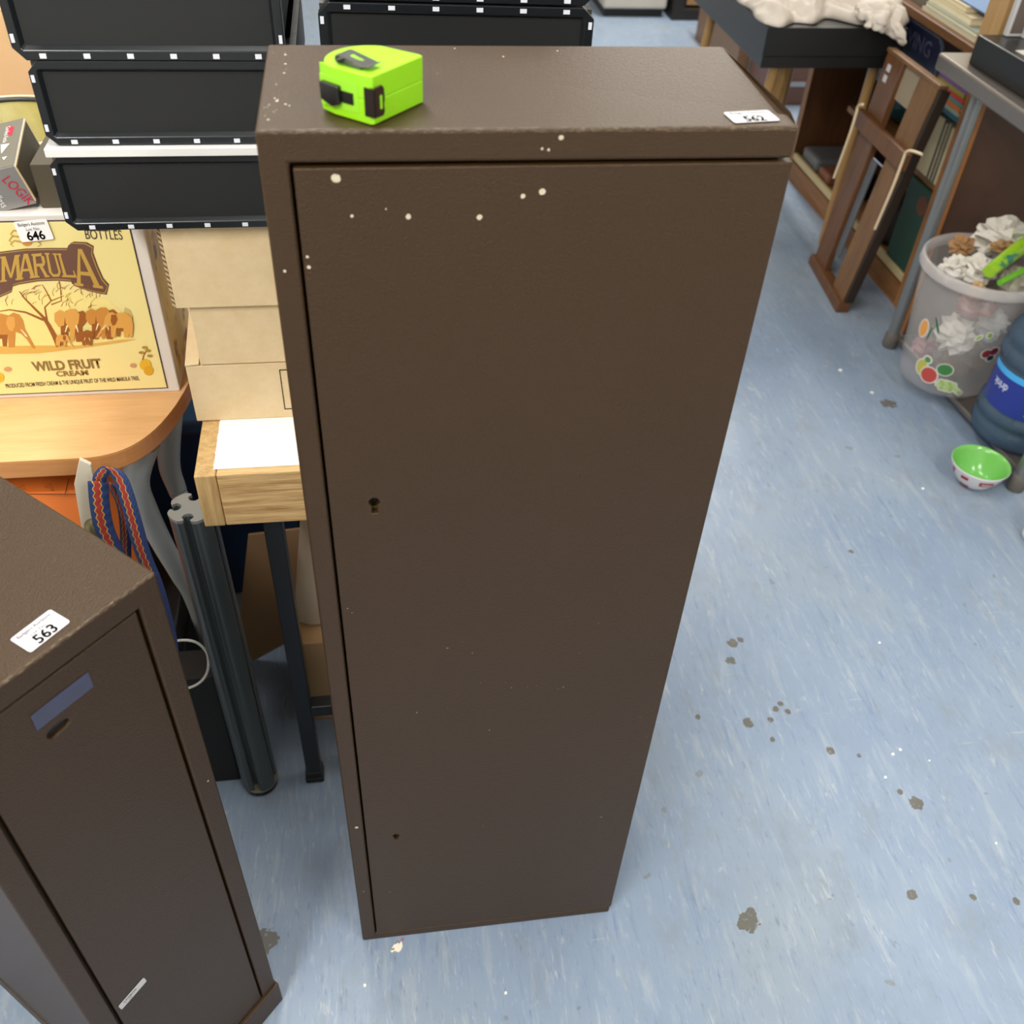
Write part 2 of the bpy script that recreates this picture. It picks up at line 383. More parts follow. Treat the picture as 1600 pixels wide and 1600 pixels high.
for f in [f for f in bm.faces if abs(f.calc_center_median().y-0.0125) < 1e-5 and len(f.verts) == 8]: bm.faces.remove(f)
bm.to_mesh(body2.data); bm.free()
mod = body2.modifiers.new('v', 'BEVEL'); mod.width = 0.0024; mod.segments = 3; mod.limit_method = 'ANGLE'; mod.angle_limit = math.radians(60)
MB().box(-0.002, w2+0.003, -0.004, d2, 0.0, 0.058).build('plinth', m2, cab2, bevel=0.002)
cut = MB()
sl = []
for i in range(9): t = math.pi/2+math.pi*i/8; sl.append((0.095+0.0062*math.cos(t), 0.8525+0.0058*math.sin(t)))
sl += [(0.0995, 0.8475)]
for i in range(9): t = -math.pi/2+math.pi*i/8; sl.append((0.105+0.0052*math.cos(t), 0.8525+0.0048*math.sin(t)))
cut.prism(sl, 'y', -0.02, 0.0105)
cut.v = [v for v in cut.v]
co = cut.build('tmp', None)
d = MB().box(0.0285, w2-0.0275, 0.0012, 0.0118, 0.062, h2-0.0285); dm = d.build('door', m2, None, boolean=co); dm.parent = cab2
mod = dm.modifiers.new('v', 'BEVEL'); mod.width = 0.0018; mod.segments = 2; mod.limit_method = 'ANGLE'; mod.angle_limit = math.radians(50)
tape = NT('blue_tape_m'); tb = tape.mix(tape.noise(tape.coord(), 60, 3), '3a3740', '3f4666'); tape = tape.set(tb, 0.35)
MB().prism([(p[0], p[1]) for p in ((0.086, 0.843), (0.113, 0.843), (0.113, 0.862), (0.086, 0.862))], 'y', 0.0060, 0.0104).build('keyhole_shade', M_dark, dm)  # dark backing that paints the slot's inner shade
MB().box(0.083, 0.140, 0.0005, 0.0010, 0.869, 0.889).build('tape_strip', tape, dm)['label'] = 'faint blue strip of tape on the door'
ds = MB(); Md = frame((0.034, 0.0008, 0.381), (0.0385, 0, 0.004), (-0.001, 0, 0.0128)); ds.prism(rrect(0.0375, 0.0125, 0.002), 'z', 0, 0.0003); ds.v = [Md @ v for v in ds.v]
dso = ds.build('date_sticker', M_sticker, dm); dso['label'] = 'small white printed sticker low on the door'
text(dso, '23/08/26', Md @ Matrix.Translation((0.006, 0.0068, 0.0005)), 0.0052, M_ink, 'sticker_text'); text(dso, '1  12', Md @ Matrix.Translation((0.007, 0.002, 0.0005)), 0.0045, M_ink_pale, 'sticker_text')
inv2 = wmat(cab2).inverted()
def L2(px, py): return inv2 @ on_z(px, py, h2)
q0, q1, q3 = L2(48, 1021), L2(111, 972), L2(17, 999)
sticker(cab2, frame((q0.x, q0.y, h2+0.0005), (q1-q0), (q3-q0)), (q1-q0).length, (q3-q0).length*1.0, '563', lbl='white lot sticker reading 563')

# ------------------------------------------------------------------ tape measure
tm = thing('tape_measure', 'bright lime green tape measure with a black belt clip, lying on the tall cabinet', 'tape measure', (0.0837, 0.0058, H), (0, 0, math.atan2(0.0487, 0.0410)))
m_lime = plain('lime_plastic_m', '8fd31c', 0.3, vary=0.03)
# local x along the flat base side, local y away (up-left side)
tw, th = 0.0625, 0.034
out = [(0.002, 0), (tw-0.001, 0), (tw+0.0005, 0.004), (tw-0.001, 0.024)]
for i in range(1, 12):
    t = math.radians(10+i*12); out.append((0.030+0.033*math.cos(t), 0.026+0.031*math.sin(t)))
out += [(0.0035, 0.050), (0.0, 0.036), (0, 0.002)]
mb = MB(); mb.prism(out, 'z', 0.0006, th/2-0.0003); mb.build('case', m_lime, tm, bevel=0.0035, seg=4)
mb = MB(); mb.prism(out, 'z', th/2+0.0003, th); mb.build('case', m_lime, tm, bevel=0.0045, seg=4)
mb = MB(); mb.prism([(p[0]*0.985+0.0005, p[1]*0.985+0.0004) for p in out], 'z', 0.004, th-0.005); mb.build('case_seam', m_lime, tm)
# lock slide in a recess on the left (x=0) side
m_gl = plain('gloss_black_m', '141516', 0.25)
MB().prism([(0.012, 0.006), (0.047, 0.006), (0.047, 0.0275), (0.012, 0.0275)], 'x', -0.0003, 0.0008).build('lock_recess', plain('lime_recess_m', '8ed02a', 0.5), tm)
MB().box(-0.0012, 0.004, 0.0165, 0.029, 0.0115, 0.0195).build('lock_slot', m_gl, tm)
b = MB(); b.prism([(0.0275, 0.010), (0.0345, 0.0075), (0.0445, 0.011), (0.045, 0.0235), (0.0275, 0.0225)], 'x', -0.0045, 0.003); b.build('lock_button', m_gl, tm, bevel=0.0012)
# blade hook at the near corner, on the base side
hk = MB(); hk.prism([(0.0012, 0.006), (0.0105, 0.0055), (0.012, 0.008), (0.0115, 0.0135), (0.0125, 0.0165), (0.0120, 0.0245), (0.0095, 0.027), (0.0008, 0.0268)], 'y', -0.0022, -0.0010)
hk.build('blade_hook', plain('hook_steel_m', '4a3a32', 0.3, metal=0.7), tm, bevel=0.0004)
MB().box(0.0065, 0.0088, -0.0026, -0.0021, 0.011, 0.0205).build('hook_slot', m_lime, tm)
MB().box(-0.0011, 0.0012, -0.0026, 0.006, 0.0065, 0.0262).build('hook_tongue', plain('hook_dark_m', '2a2320', 0.35, metal=0.6), tm)
# belt clip: bent spring steel strip with a slot
m_clip = plain('clip_steel_m', '8e8e90', 0.28, metal=1.0)
clip = MB(); path = [(0.0, 0.0008), (-0.002, 0.0018), (-0.0028, 0.004), (-0.0015, 0.0062), (0.002, 0.0068), (0.012, 0.0052), (0.0245, 0.0028), (0.0275, 0.0038)]
base_ = [(0.0, 0.0008), (0.020, 0.0006)]
cw = 0.0075
def strip_clip(pts, y0, y1):
    for (a, b_) in zip(pts[:-1], pts[1:]):
        dx, dz = b_[0]-a[0], b_[1]-a[1]; L = math.hypot(dx, dz); nx, nz = -dz/L*0.0004, dx/L*0.0004
        clip.add([(a[0]-nx, y0, a[1]-nz), (b_[0]-nx, y0, b_[1]-nz), (b_[0]-nx, y1, b_[1]-nz), (a[0]-nx, y1, a[1]-nz), (a[0]+nx, y0, a[1]+nz), (b_[0]+nx, y0, b_[1]+nz), (b_[0]+nx, y1, b_[1]+nz), (a[0]+nx, y1, a[1]+nz)],
                 [(0, 1, 2, 3), (7, 6, 5, 4), (0, 4, 5, 1), (1, 5, 6, 2), (2, 6, 7, 3), (3, 7, 4, 0)])
strip_clip(base_, -cw, cw)
strip_clip(path[:5]+[(0.006, 0.00615)], -cw, cw); strip_clip([(0.006, 0.00615), (0.0175, 0.0041)], -cw, -0.0026); strip_clip([(0.006, 0.00615), (0.0175, 0.0041)], 0.0026, cw); strip_clip([(0.0175, 0.0041), path[6], path[7]], -cw, cw)
# placed on the top face, turned so that it points to the front right
cl_w0 = on_z(538, 90, H+th+0.003); cl_w1 = on_z(588, 103, H+th+0.003)
inv = wmat(tm).inverted(); c0 = inv @ cl_w0; c1 = inv @ cl_w1; dv = (c1-c0); dv.z = 0; dv.normalize()
Mc = Matrix(((dv.x, -dv.y, 0, c0.x), (dv.y, dv.x, 0, c0.y), (0, 0, 1, th), (0, 0, 0, 1)))
clip.v = [Mc @ v for v in clip.v]
clip.build('belt_clip', m_clip, tm, fix=True)

# ------------------------------------------------------------------ black crates
m_crate_side = NT('crate_side_m'); _vv = m_crate_side.coord((1, 1, 1))
wv = m_crate_side.n('ShaderNodeTexWave', bands_direction='Y'); wv.inputs['Scale'].default_value = 60; m_crate_side.l(_vv, wv.inputs['Vector'])
m_crate_side.bump(wv.outputs['Fac'], 0.6, 0.002)
m_crate_side = m_crate_side.set('3a3c3a', 0.45)
def make_crate(w_, d_, h, label, group, tabs=True, loc=(0, 0, 0)):
    t = thing('plastic_crate', label, 'crate', loc, (0, 0, 0), group)
    c = 0.011; rim = 0.0085; zb, zt = 0.0, h
    outer = [(c, zb), (w_-c, zb), (w_, zb+c), (w_, zt-c), (w_-c, zt), (c, zt), (0, zt-c), (0, zb+c)]
    c2 = 0.0015; r = rim
    inner = [(c2+r, zb+r), (w_-c2-r, zb+r), (w_-r, zb+c2+r), (w_-r, zt-c2-r), (w_-c2-r, zt-r), (c2+r, zt-r), (r, zt-c2-r), (r, zb+c2+r)]
    r2 = rim+0.0035
    deep = [(c2+r2, zb+r2), (w_-c2-r2, zb+r2), (w_-r2, zb+c2+r2), (w_-r2, zt-c2-r2), (w_-c2-r2, zt-r2), (c2+r2, zt-r2), (r2, zt-c2-r2), (r2, zb+c2+r2)]
    b = MB(); n = 8
    vs = [(p[0], 0, p[1]) for p in outer]+[(p[0], 0, p[1]) for p in inner]+[(p[0], 0.006, p[1]) for p in deep]+[(p[0], 0.014, p[1]) for p in outer]
    fs = [(i, (i+1) % n, n+(i+1) % n, n+i) for i in range(n)]+[(n+i, n+(i+1) % n, 2*n+(i+1) % n, 2*n+i) for i in range(n)]
    fs += [(i, 3*n+i, 3*n+(i+1) % n, (i+1) % n) for i in range(n)]
    b.add(vs, fs); b.build('rim', M_blk2, t, bevel=0.0008)
    b = MB(); b.poly([(p[0], 0.0062, p[1]) for p in deep]); b.poly([(p[0], 0.013, p[1]) for p in outer]); b.build('front_panel', M_blk, t, solid=0.001)
    b = MB(); b.box(0.004, w_-0.004, 0.0138, d_, 0.003, 0.007)
    for x in (0.004, w_-0.007): b.box(x, x+0.003, 0.0138, d_, 0.007, h-0.006)
    b.box(0.004, w_-0.004, d_-0.003, d_, 0.007, h-0.006)
    for x in (0.001, w_-0.008): b.box(x, x+0.007, 0.0138, d_, h-0.010, h-0.0045)
    b.build('tray', m_crate_side, t)
    if tabs:
        k = 6
        for i in range(k):
            x = 0.028+(w_-0.056)*i/(k-1)
            for z in ((0.0042, h-0.0042) if tabs == 2 else (0.0042,)):
                MB().box(x-0.0032, x+0.0032, -0.0014, 0.002, z-0.0020, z+0.0020).build('tab', M_tab, t)
        for z in (h*0.22, h*0.80):
            for x in (0.0036, w_-0.0036):
                MB().box(x-0.0017, x+0.0017, -0.0014, 0.002, z-0.0035, z+0.0035).build('tab', M_tab, t)
    return t
def copy_tree(o, parent=None):
    c = o.copy(); COL.objects.link(c); c.parent = parent
    for ch in list(o.children): copy_tree(ch, c)
    return c
cr = make_crate(0.268, 0.36, 0.0865, 'black plastic crate resting on the cardboard boxes, lowest of its stack', 'black crates on the cardboard boxes', loc=(-0.262, 0.38, 1.0445))
c2_ = copy_tree(cr); c2_.location = (-0.2575, 0.381, 1.1415); c2_['label'] = 'black plastic crate lying directly on the white board, middle of its stack'
c3_ = copy_tree(cr); c3_.location = (-0.2655, 0.378, 1.2290); c3_['label'] = 'topmost black plastic crate in the stack above the cardboard boxes'; c3_.scale = (1.0, 1, 1.12)
tag(MB().box(-0.2615, 0.0, 0.374, 0.735, 1.1312, 1.1408).build('white_board', plain('white_board_m', 'd9d8d6', 0.5), None, bevel=0.001), 'thin white board sandwiched between two black crates', 'board')
# second pile behind the tall cabinet
crB = make_crate(0.268, 0.36, 0.0865, 'topmost black crate of the pile behind the tall cabinet, cut off by the upper edge', 'black crates behind the tall cabinet', tabs=2)
names2 = ['third black crate from the top of the pile behind the tall cabinet'] 
for i in range(7):
    z = 0.7515+0.0885*i
    c = crB if i == 6 else copy_tree(crB); c.location = (0.038, 0.40, z); c.rotation_euler = (0, 0, -0.05); c['group'] = 'black crates behind the tall cabinet'; c.scale = (1.085, 0.9, 1)
    c['label'] = ('black crate with white tabs showing just above the tall cabinet top' if i == 5 else
                  'topmost black crate of the pile behind the tall cabinet, cut off by the upper edge' if i == 6 else
                  'black crate hidden low in the pile behind the tall cabinet')

# ------------------------------------------------------------------ pine table with black steel legs
pine = wood('rough_pine_m', '946a38', 'dcb982', (1.0, 16, 22), 0.6, [(-0.147, 0.33, 0.752, 0.004), (-0.10, 0.289, 0.70, 0.002), (-0.06, 0.289, 0.735, 0.003), (-0.14, 0.37, 0.75, .003)], 0.35, 7)
pine_end = wood('rough_pine_end_m', 'a88350', 'cfae78', (40, 40, 2.5), 0.65, None, 0.4, 3)
SL = -0.165
pt = thing('pine_table', 'rough pine table on black steel legs, left of and behind the tall cabinet', 'table', (0.115, 0.52, 0))
MB().box(SL+0.028, 0.40, 0.289, 0.76, 0.660, 0.749).build('tabletop', pine, pt, world=True, bevel=0.002)
b = MB().box(SL, SL+0.0275, 0.2885, 0.76, 0.660, 0.749); b.build('end_board', pine_end, pt, world=True, bevel=0.002)
ml = M_steelblk
for (x, y) in ((-0.0785, 0.315), (0.36, 0.315), (-0.0785, 0.70), (0.36, 0.70)):
    lg = MB().box(x-0.013, x+0.013, y-0.012, y+0.012, 0.014, 0.66); lg.build('leg', ml, pt, world=True, bevel=0.0015)
    fo = MB(); fo.box(x-0.0165, x+0.0165, y-0.015, y+0.015, 0.0, 0.014).box(x-0.015, x+0.015, y-0.0138, y+0.0138, 0.014, 0.030); fo.build('rubber_foot', M_dark, pt, world=True, bevel=0.003)
MB().box(-0.066, 0.348, 0.303, 0.327, 0.196, 0.222).build('crossbar', ml, pt, world=True, bevel=0.0015)
MB().box(-0.066, 0.348, 0.69, 0.714, 0.196, 0.222).build('crossbar', ml, pt, world=True, bevel=0.0015)
# white paper on the slab
pp = MB(); outl = []
for i in range(40):
    outl.append((-0.141+0.0016*noise.noise(Vector((i*0.45, 3, 0))), 0.300+0.11*i/39))
outl = [(0.2, 0.300)]+outl[::1]+[(0.2, 0.41)]
pp.prism(outl[::-1], 'z', 0.7495, 0.7505)
tag(pp.build('paper_sheet', plain('bright_paper_m', 'f4f3f0', 0.6, vary=0.01)), 'blank white sheet of paper lying on the pine table', 'paper')

# ------------------------------------------------------------------ cardboard boxes
def card_box(label, x0, x1, y0, y1, z0, z1, lid=0.0, lidw=0.002, extra=None, grp='plain cardboard boxes in a stack'):
    t = thing('cardboard_box', label, 'box', ((x0+x1)/2, (y0+y1)/2, z0), group=grp)
    MB().box(x0, x1, y0, y1, z0, z1-(lid*0.0+0.001)).build('box_body', M_card, t, world=True, bevel=0.0015)
    if lid: MB().box(x0-lidw, x1+lidw, y0-lidw, y1+lidw, z1-lid, z1).build('lid', M_card, t, world=True, bevel=0.0018)
    return t
bx3 = card_box('flat cardboard box at the bottom of the stack, black rectangle printed on it', -0.1715, 0.02, 0.405, 0.72, 0.7508, 0.8415)
bx2 = card_box('cardboard box in the middle of the plain stack', -0.1515, 0.02, 0.4035, 0.70, 0.8425, 0.930)
bx1 = card_box('cardboard box on top of the stack, directly under the black crates', -0.1655, 0.02, 0.3965, 0.70, 0.931, 1.0435)
# corrugated raw edge on the top box, flap of the bottom box
cor = NT('corrugated_m'); wv = cor.n('ShaderNodeTexWave', bands_direction='DIAGONAL'); wv.inputs['Scale'].default_value = 90; cor.l(cor.coord(), wv.inputs['Vector'])
cor = cor.set(cor.ramp(wv.outputs['Fac'], [(0.3, '6e5434'), (0.6, 'c6aa80')]), 0.8)
MB().box(-0.1690, -0.1655, 0.3968, 0.44, 0.933, 1.0425).build('flap', cor, bx1, world=True)
fl = MB(); fl.add([(-0.1715, 0.404, 0.8415), (-0.1535, 0.404, 0.8435), (-0.1535, 0.52, 0.875), (-0.1715, 0.52, 0.872)], [(0, 1, 2, 3)]); fl.build('flap', M_card, bx3, world=True, solid=0.002)
pr = MB(); x0 = on_y(443, 585, 0.4035)
for (a, b_, c_, d_) in ((-0.052, 0.01, 0.8290, 0.8300), (-0.052, -0.0510, 0.765, 0.830), (-0.052, 0.01, 0.765, 0.766)): pr.box(a, b_, 0.4042, 0.4048, c_, d_)
pr.build('printed_rectangle', M_ink, bx3, world=True)

# ------------------------------------------------------------------ beech table with moulded grey legs
TZ = 0.71
beech = wood('beech_top_m', 'd3a06b', 'e0b27e', (1.5, 14, 3), 0.35, None, 0.03, 5)
edge_m = wood('beech_edge_m', 'bd7f47', 'cc8f56', (2, 2, 30), 0.4, None, 0.05, 4)
bt = thing('beech_table', 'beech topped table with rounded corner and grey curved legs, under the yellow printed box', 'table', (-0.7, 0.8, 0))
ol = [(-1.25, 0.389), (-0.36, 0.3885), *[tuple(((1-t)**3)*Vector((-0.335, 0.3885))+3*((1-t)**2)*t*Vector((-0.268, 0.387))+3*(1-t)*t*t*Vector((-0.240, 0.432))+t**3*Vector((-0.218, 0.505))) for t in [i/14 for i in range(15)]], (-0.2105, 0.535), (-0.204, 0.57), (-0.20, 0.62), (-0.20, 1.2), (-1.25, 1.2)]
MB().prism(ol, 'z', TZ-0.0006, TZ).build('tabletop', beech, bt, world=True)
MB().prism([(x, y) for x, y in ol], 'z', TZ-0.030, TZ-0.0008).build('table_edge', edge_m, bt, world=True, bevel=0.002)
greyleg = plain('grey_plastic_m', 'a9b1b4', 0.4)
def bez(p0, p1, p2, p3, n=16):
    return [tuple(((1-t)**3)*Vector(p0)+3*((1-t)**2)*t*Vector(p1)+3*(1-t)*t*t*Vector(p2)+t**3*Vector(p3)) for t in [i/n for i in range(n+1)]]
def leg_pair(xa, ya, xb, yb, fx, fy):
    MB().tube(bez((xa, ya, 0.68), (xa+0.008, ya+0.004, 0.56), ((xa+fx)/2+0.004, (ya+fy)/2, 0.36), (fx, fy, 0.0)), [0.024-0.012*(i/16) for i in range(17)], 20).build('leg', greyleg, bt, world=True)
    MB().tube(bez((xb, yb, 0.68), (xb+0.004, yb, 0.56), ((xb+fx)/2, (yb+fy)/2, 0.36), (fx+0.022, fy+0.03, 0.0)), [0.021-0.009*(i/16) for i in range(17)], 20).build('leg', greyleg, bt, world=True)
def leg_path(pts, r0, r1):
    ps = [Vector(p) for p in pts]; out = []
    for i in range(len(ps)-1):
        p0, p1, p2, p3 = [ps[max(0, min(len(ps)-1, j))] for j in (i-1, i, i+1, i+2)]
        for k in range(6):
            t = k/6; out.append(0.5*((2*p1)+(-p0+p2)*t+(2*p0-5*p1+4*p2-p3)*t*t+(-p0+3*p1-3*p2+p3)*t**3))
    out.append(ps[-1]); n_ = len(out)-1
    MB().tube(out, [r0+(r1-r0)*i/n_ for i in range(n_+1)], 20).build('leg', greyleg, bt, world=True)
leg_path([(-0.262, 0.455, 0.679), on_y(212, 752, 0.45), on_y(229, 800, 0.45), on_y(254, 850, 0.45), on_y(280, 897, 0.455), on_y(306, 950, 0.46), (-0.245, 0.475, 0.0)], 0.0215, 0.011)
leg_path([(-0.236, 0.54, 0.679), on_y(264, 722, 0.53), on_y(277, 765, 0.52), on_y(296, 820, 0.51), (-0.225, 0.50, 0.0)], 0.019, 0.010)
leg_pair(-1.15, 0.44, -1.17, 0.51, -1.17, 0.46)
leg_pair(-1.15, 1.12, -1.17, 1.06, -1.17, 1.1)
leg_pair(-0.28, 1.17, -0.25, 1.15, -0.25, 1.16)
MB().box(-1.15, -0.27, 0.47, 0.50, 0.655, 0.68).build('table_rail', greyleg, bt, world=True, bevel=0.003)

# ------------------------------------------------------------------ yellow printed drinks box
YB = 0.5385
mx0, mx1, mz1 = -0.575, -0.2158, 0.992
mbx = thing('drinks_carton', 'yellow and white printed drinks carton with elephants and lot sticker 646', 'box', (-0.40, 0.6, TZ))
m_wc = plain('white_card_m', 'd8d2cb', 0.55, vary=0.03)
MB().box(mx0, mx1, YB, 0.715, TZ, mz1).build('box_body', m_wc, mbx, world=True, bevel=0.002)
# side panel print (right hand side)
m_yel = NT('yellow_print_m'); m_yel = m_yel.set(m_yel.mix(m_yel.noise(m_yel.coord(), 6, 3), 'e8d78a', 'f0e3a2'), 0.38)
def face(px, py, e=0.0): p = on_y(px, py, YB-0.0004-e); return (p.x, p.y, p.z)
F = lambda pts, e=0.0: [face(*p, e) for p in pts]
m_brn = plain('brown_print_m', '6b4a3c', 0.45); m_gold = plain('gold_print_m', 'bd9845', 0.45); m_goldl = plain('pale_gold_print_m', 'a88a66', 0.45)
m_line = plain('dark_line_print_m', '4a3a3a', 0.5)
yl = MB(); xl = mx0+0.012; xr0 = on_y(264, 606, YB).x; xr = on_y(197, 352, YB).x; zb = on_y(264, 606, YB).z; zt_ = mz1-0.008
pan = [(xl, zb), (xr0-0.001, zb), (xr0-0.001, zt_), (xl, zt_)]
MB().prism([(p[0], p[1]) for p in pan], 'y', YB-0.0009, YB-0.0003).build('border_line', m_line, mbx, world=True)
g = 0.0018
MB().prism([(xl+g, zb+g), (xr0-0.001-g, zb+g), (xr0-0.001-g, zt_-g), (xl+g, zt_-g)], 'y', YB-0.0013, YB-0.0004).build('printed_panel', m_yel, mbx, world=True)
EY = 0.0012
def onf(px, py, k=0): p = on_y(px, py, YB-0.0015-0.0002*k); return p
def pshape(name, pts, mat, k=0, parent=mbx, smooth=False):
    b = MB(); vs = [onf(x, y, k) for x, y in pts]
    b.add(vs, [list(range(len(vs)))])
    return b.build(name, mat, parent, world=True, fix=False)
# brand banner : curved ribbon; u 0..1 across letters
def banner_pts(grow):
    top = [(-90, 425), (-60, 410), (-30, 402), (0, 397), (40, 392), (75, 391), (104, 391), (106, 384), (112, 381), (132, 382), (143, 388), (142, 398), (150, 420), (158, 438), (167, 448)]
    bot = [(163, 457), (150, 455), (134, 451), (120, 446), (112, 443), (110, 437), (90, 435), (60, 436), (30, 441), (20, 444), (18, 453), (0, 461), (-30, 470), (-90, 490)]
    c = (40, 425)
    out_ = []
    for (x, y) in top+bot:
        s = 1 if (x, y) in bot else -1
        out_.append((x+(grow if x > 100 else 0), y+s*grow))
    return out_
pshape('banner', banner_pts(3.6), m_brn, 1); pshape('banner', banner_pts(1.6), m_gold, 2); pshape('banner', banner_pts(0.4), m_brn, 3)
# letters drawn as quads in a unit cell, with slab serifs
LET = {
 'M': [[(.05, 0), (.22, 0), (.22, 1), (.05, 1)], [(.8, 0), (.97, 0), (.97, 1), (.8, 1)], [(.05, 1), (.26, 1), (.56, .12), (.46, .12)], [(.97, 1), (.76, 1), (.46, .12), (.56, .12)], [(-.02, 0), (.3, 0), (.3, .07), (-.02, .07)], [(.73, 0), (1.04, 0), (1.04, .07), (.73, .07)], [(-.02, .93), (.2, .93), (.2, 1), (-.02, 1)], [(.8, .93), (1.04, .93), (1.04, 1), (.8, 1)]],
 'A': [[(.05, 0), (.2, 0), (.54, 1), (.4, 1)], [(.74, 0), (.95, 0), (.66, 1), (.42, 1)], [(.2, .3), (.78, .3), (.74, .4), (.24, .4)], [(-.03, 0), (.3, 0), (.3, .07), (-.03, .07)], [(.66, 0), (1.04, 0), (1.04, .07), (.66, .07)]],
 'R': [[(.08, 0), (.28, 0), (.28, 1), (.08, 1)], [(.28, .88), (.7, .88), (.78, 1), (.28, 1)], [(.68, .92), (.9, .85), (.93, .62), (.72, .6)], [(.28, .46), (.72, .46), (.8, .58), (.28, .58)], [(.72, .6), (.93, .62), (.8, .46), (.68, .46)], [(.46, .48), (.66, .5), (1.0, 0), (.78, 0)], [(0, 0), (.38, 0), (.38, .07), (0, .07)], [(0, .93), (.3, .93), (.3, 1), (0, 1)], [(.74, 0), (1.06, 0), (1.06, .07), (.74, .07)]],
 'U': [[(.08, .2), (.27, .2), (.27, 1), (.08, 1)], [(.76, .2), (.92, .2), (.92, 1), (.76, 1)], [(.08, .2), (.27, .2), (.38, .1), (.3, 0)], [(.76, .2), (.92, .2), (.72, 0), (.62, .1)], [(.3, 0), (.72, 0), (.62, .11), (.36, .11)], [(-.02, .93), (.38, .93), (.38, 1), (-.02, 1)], [(.66, .93), (1.02, .93), (1.02, 1), (.66, 1)]],
 'L': [[(.12, 0), (.34, 0), (.34, 1), (.12, 1)], [(.34, 0), (.98, 0), (.98, .1), (.34, .1)], [(.86, .1), (.98, .1), (.98, .3), (.92, .3)], [(0, 0), (.3, 0), (.3, .07), (0, .07)], [(0, .93), (.46, .93), (.46, 1), (0, 1)]],
}
lets = [('A', (-50, 463), (-8, 457), (-42, 407), (-14, 405)), ('M', (3, 442), (42, 436), (6, 401), (43, 397)), ('A', (33, 437), (66, 434), (33, 397), (58, 396)),
        ('R', (62, 434), (88, 433), (58, 397), (76, 396)), ('U', (80, 433), (98, 433), (74, 396), (92, 397)), ('L', (98, 434), (118, 432), (91, 397), (105, 398)), ('A', (118, 446), (158, 450), (112, 388), (137, 390))]
lets = [('A', (-52, 463), (-8, 456), (-44, 408), (-22, 404)), ('M', (1, 441), (33, 437), (1, 401), (30, 398)), ('A', (28, 437), (56, 434), (27, 397), (52, 396)),
        ('R', (53, 434), (76, 433), (49, 397), (70, 395)), ('U', (76, 433), (99, 432), (70, 395), (88, 396)), ('L', (97, 433), (121, 434), (89, 396), (103, 396)), ('A', (118, 446), (160, 451), (112, 389), (136, 389))]
for i, (ch, bl, br, tl, tr) in enumerate(lets):
    b = MB()
    for k, q in enumerate(LET[ch]):
        vs_ = []
        for (u, v_) in q:
            x = (bl[0]*(1-u)+br[0]*u)*(1-v_)+(tl[0]*(1-u)+tr[0]*u)*v_; y = (bl[1]*(1-u)+br[1]*u)*(1-v_)+(tl[1]*(1-u)+tr[1]*u)*v_
            vs_.append(onf(x, y, 4+0.1*k))
        b.add(vs_, [(0, 1, 2, 3)])
    b.build('letter', m_gold, mbx, world=True, fix=False)
def ftext(s, px, py, size, mat, bold=0, sx=1, rot=0.0, align='CENTER', k=3):
    p = onf(px, py, k); q = onf(px+20, py+rot*20, k)
    M = frame(p, (q-p), (0, 0, 1)); t = text(mbx, s, Matrix(), size, mat, 'printed_text', align, bold, sx, fn=lambda x, y: wmat(mbx).inverted() @ (M @ Vector((x, y, 0))))
    return t
m_brt = plain('tan_text_m', '8a6c3a', 0.5)
ftext('WILD FRUIT', 107, 577, 0.0215, m_brt, 0.035, 0.80, -0.05); ftext('CREAM', 114, 587, 0.0120, m_brt, 0.03, 1.15, -0.05)
ftext('PRODUCED FROM FRESH CREAM & THE UNIQUE FRUIT OF THE WILD MARULA TREE.', 115, 600, 0.0100, m_line, 0.01, 0.49, -0.06)
ftext('BOTTLES', 163, 374, 0.0195, m_line, 0, 0.60, 0.02); ftext('6x700 ml', 160, 357, 0.0150, m_line, 0, 0.8, 0.02)
b = MB(); vs_ = [onf(*p, 3) for p in [(135, 359.5), (187, 358.0), (187, 359.2), (135, 360.8)]]; b.add(vs_, [(0, 1, 2, 3)]); b.build('printed_rule', m_line, mbx, world=True, fix=False)
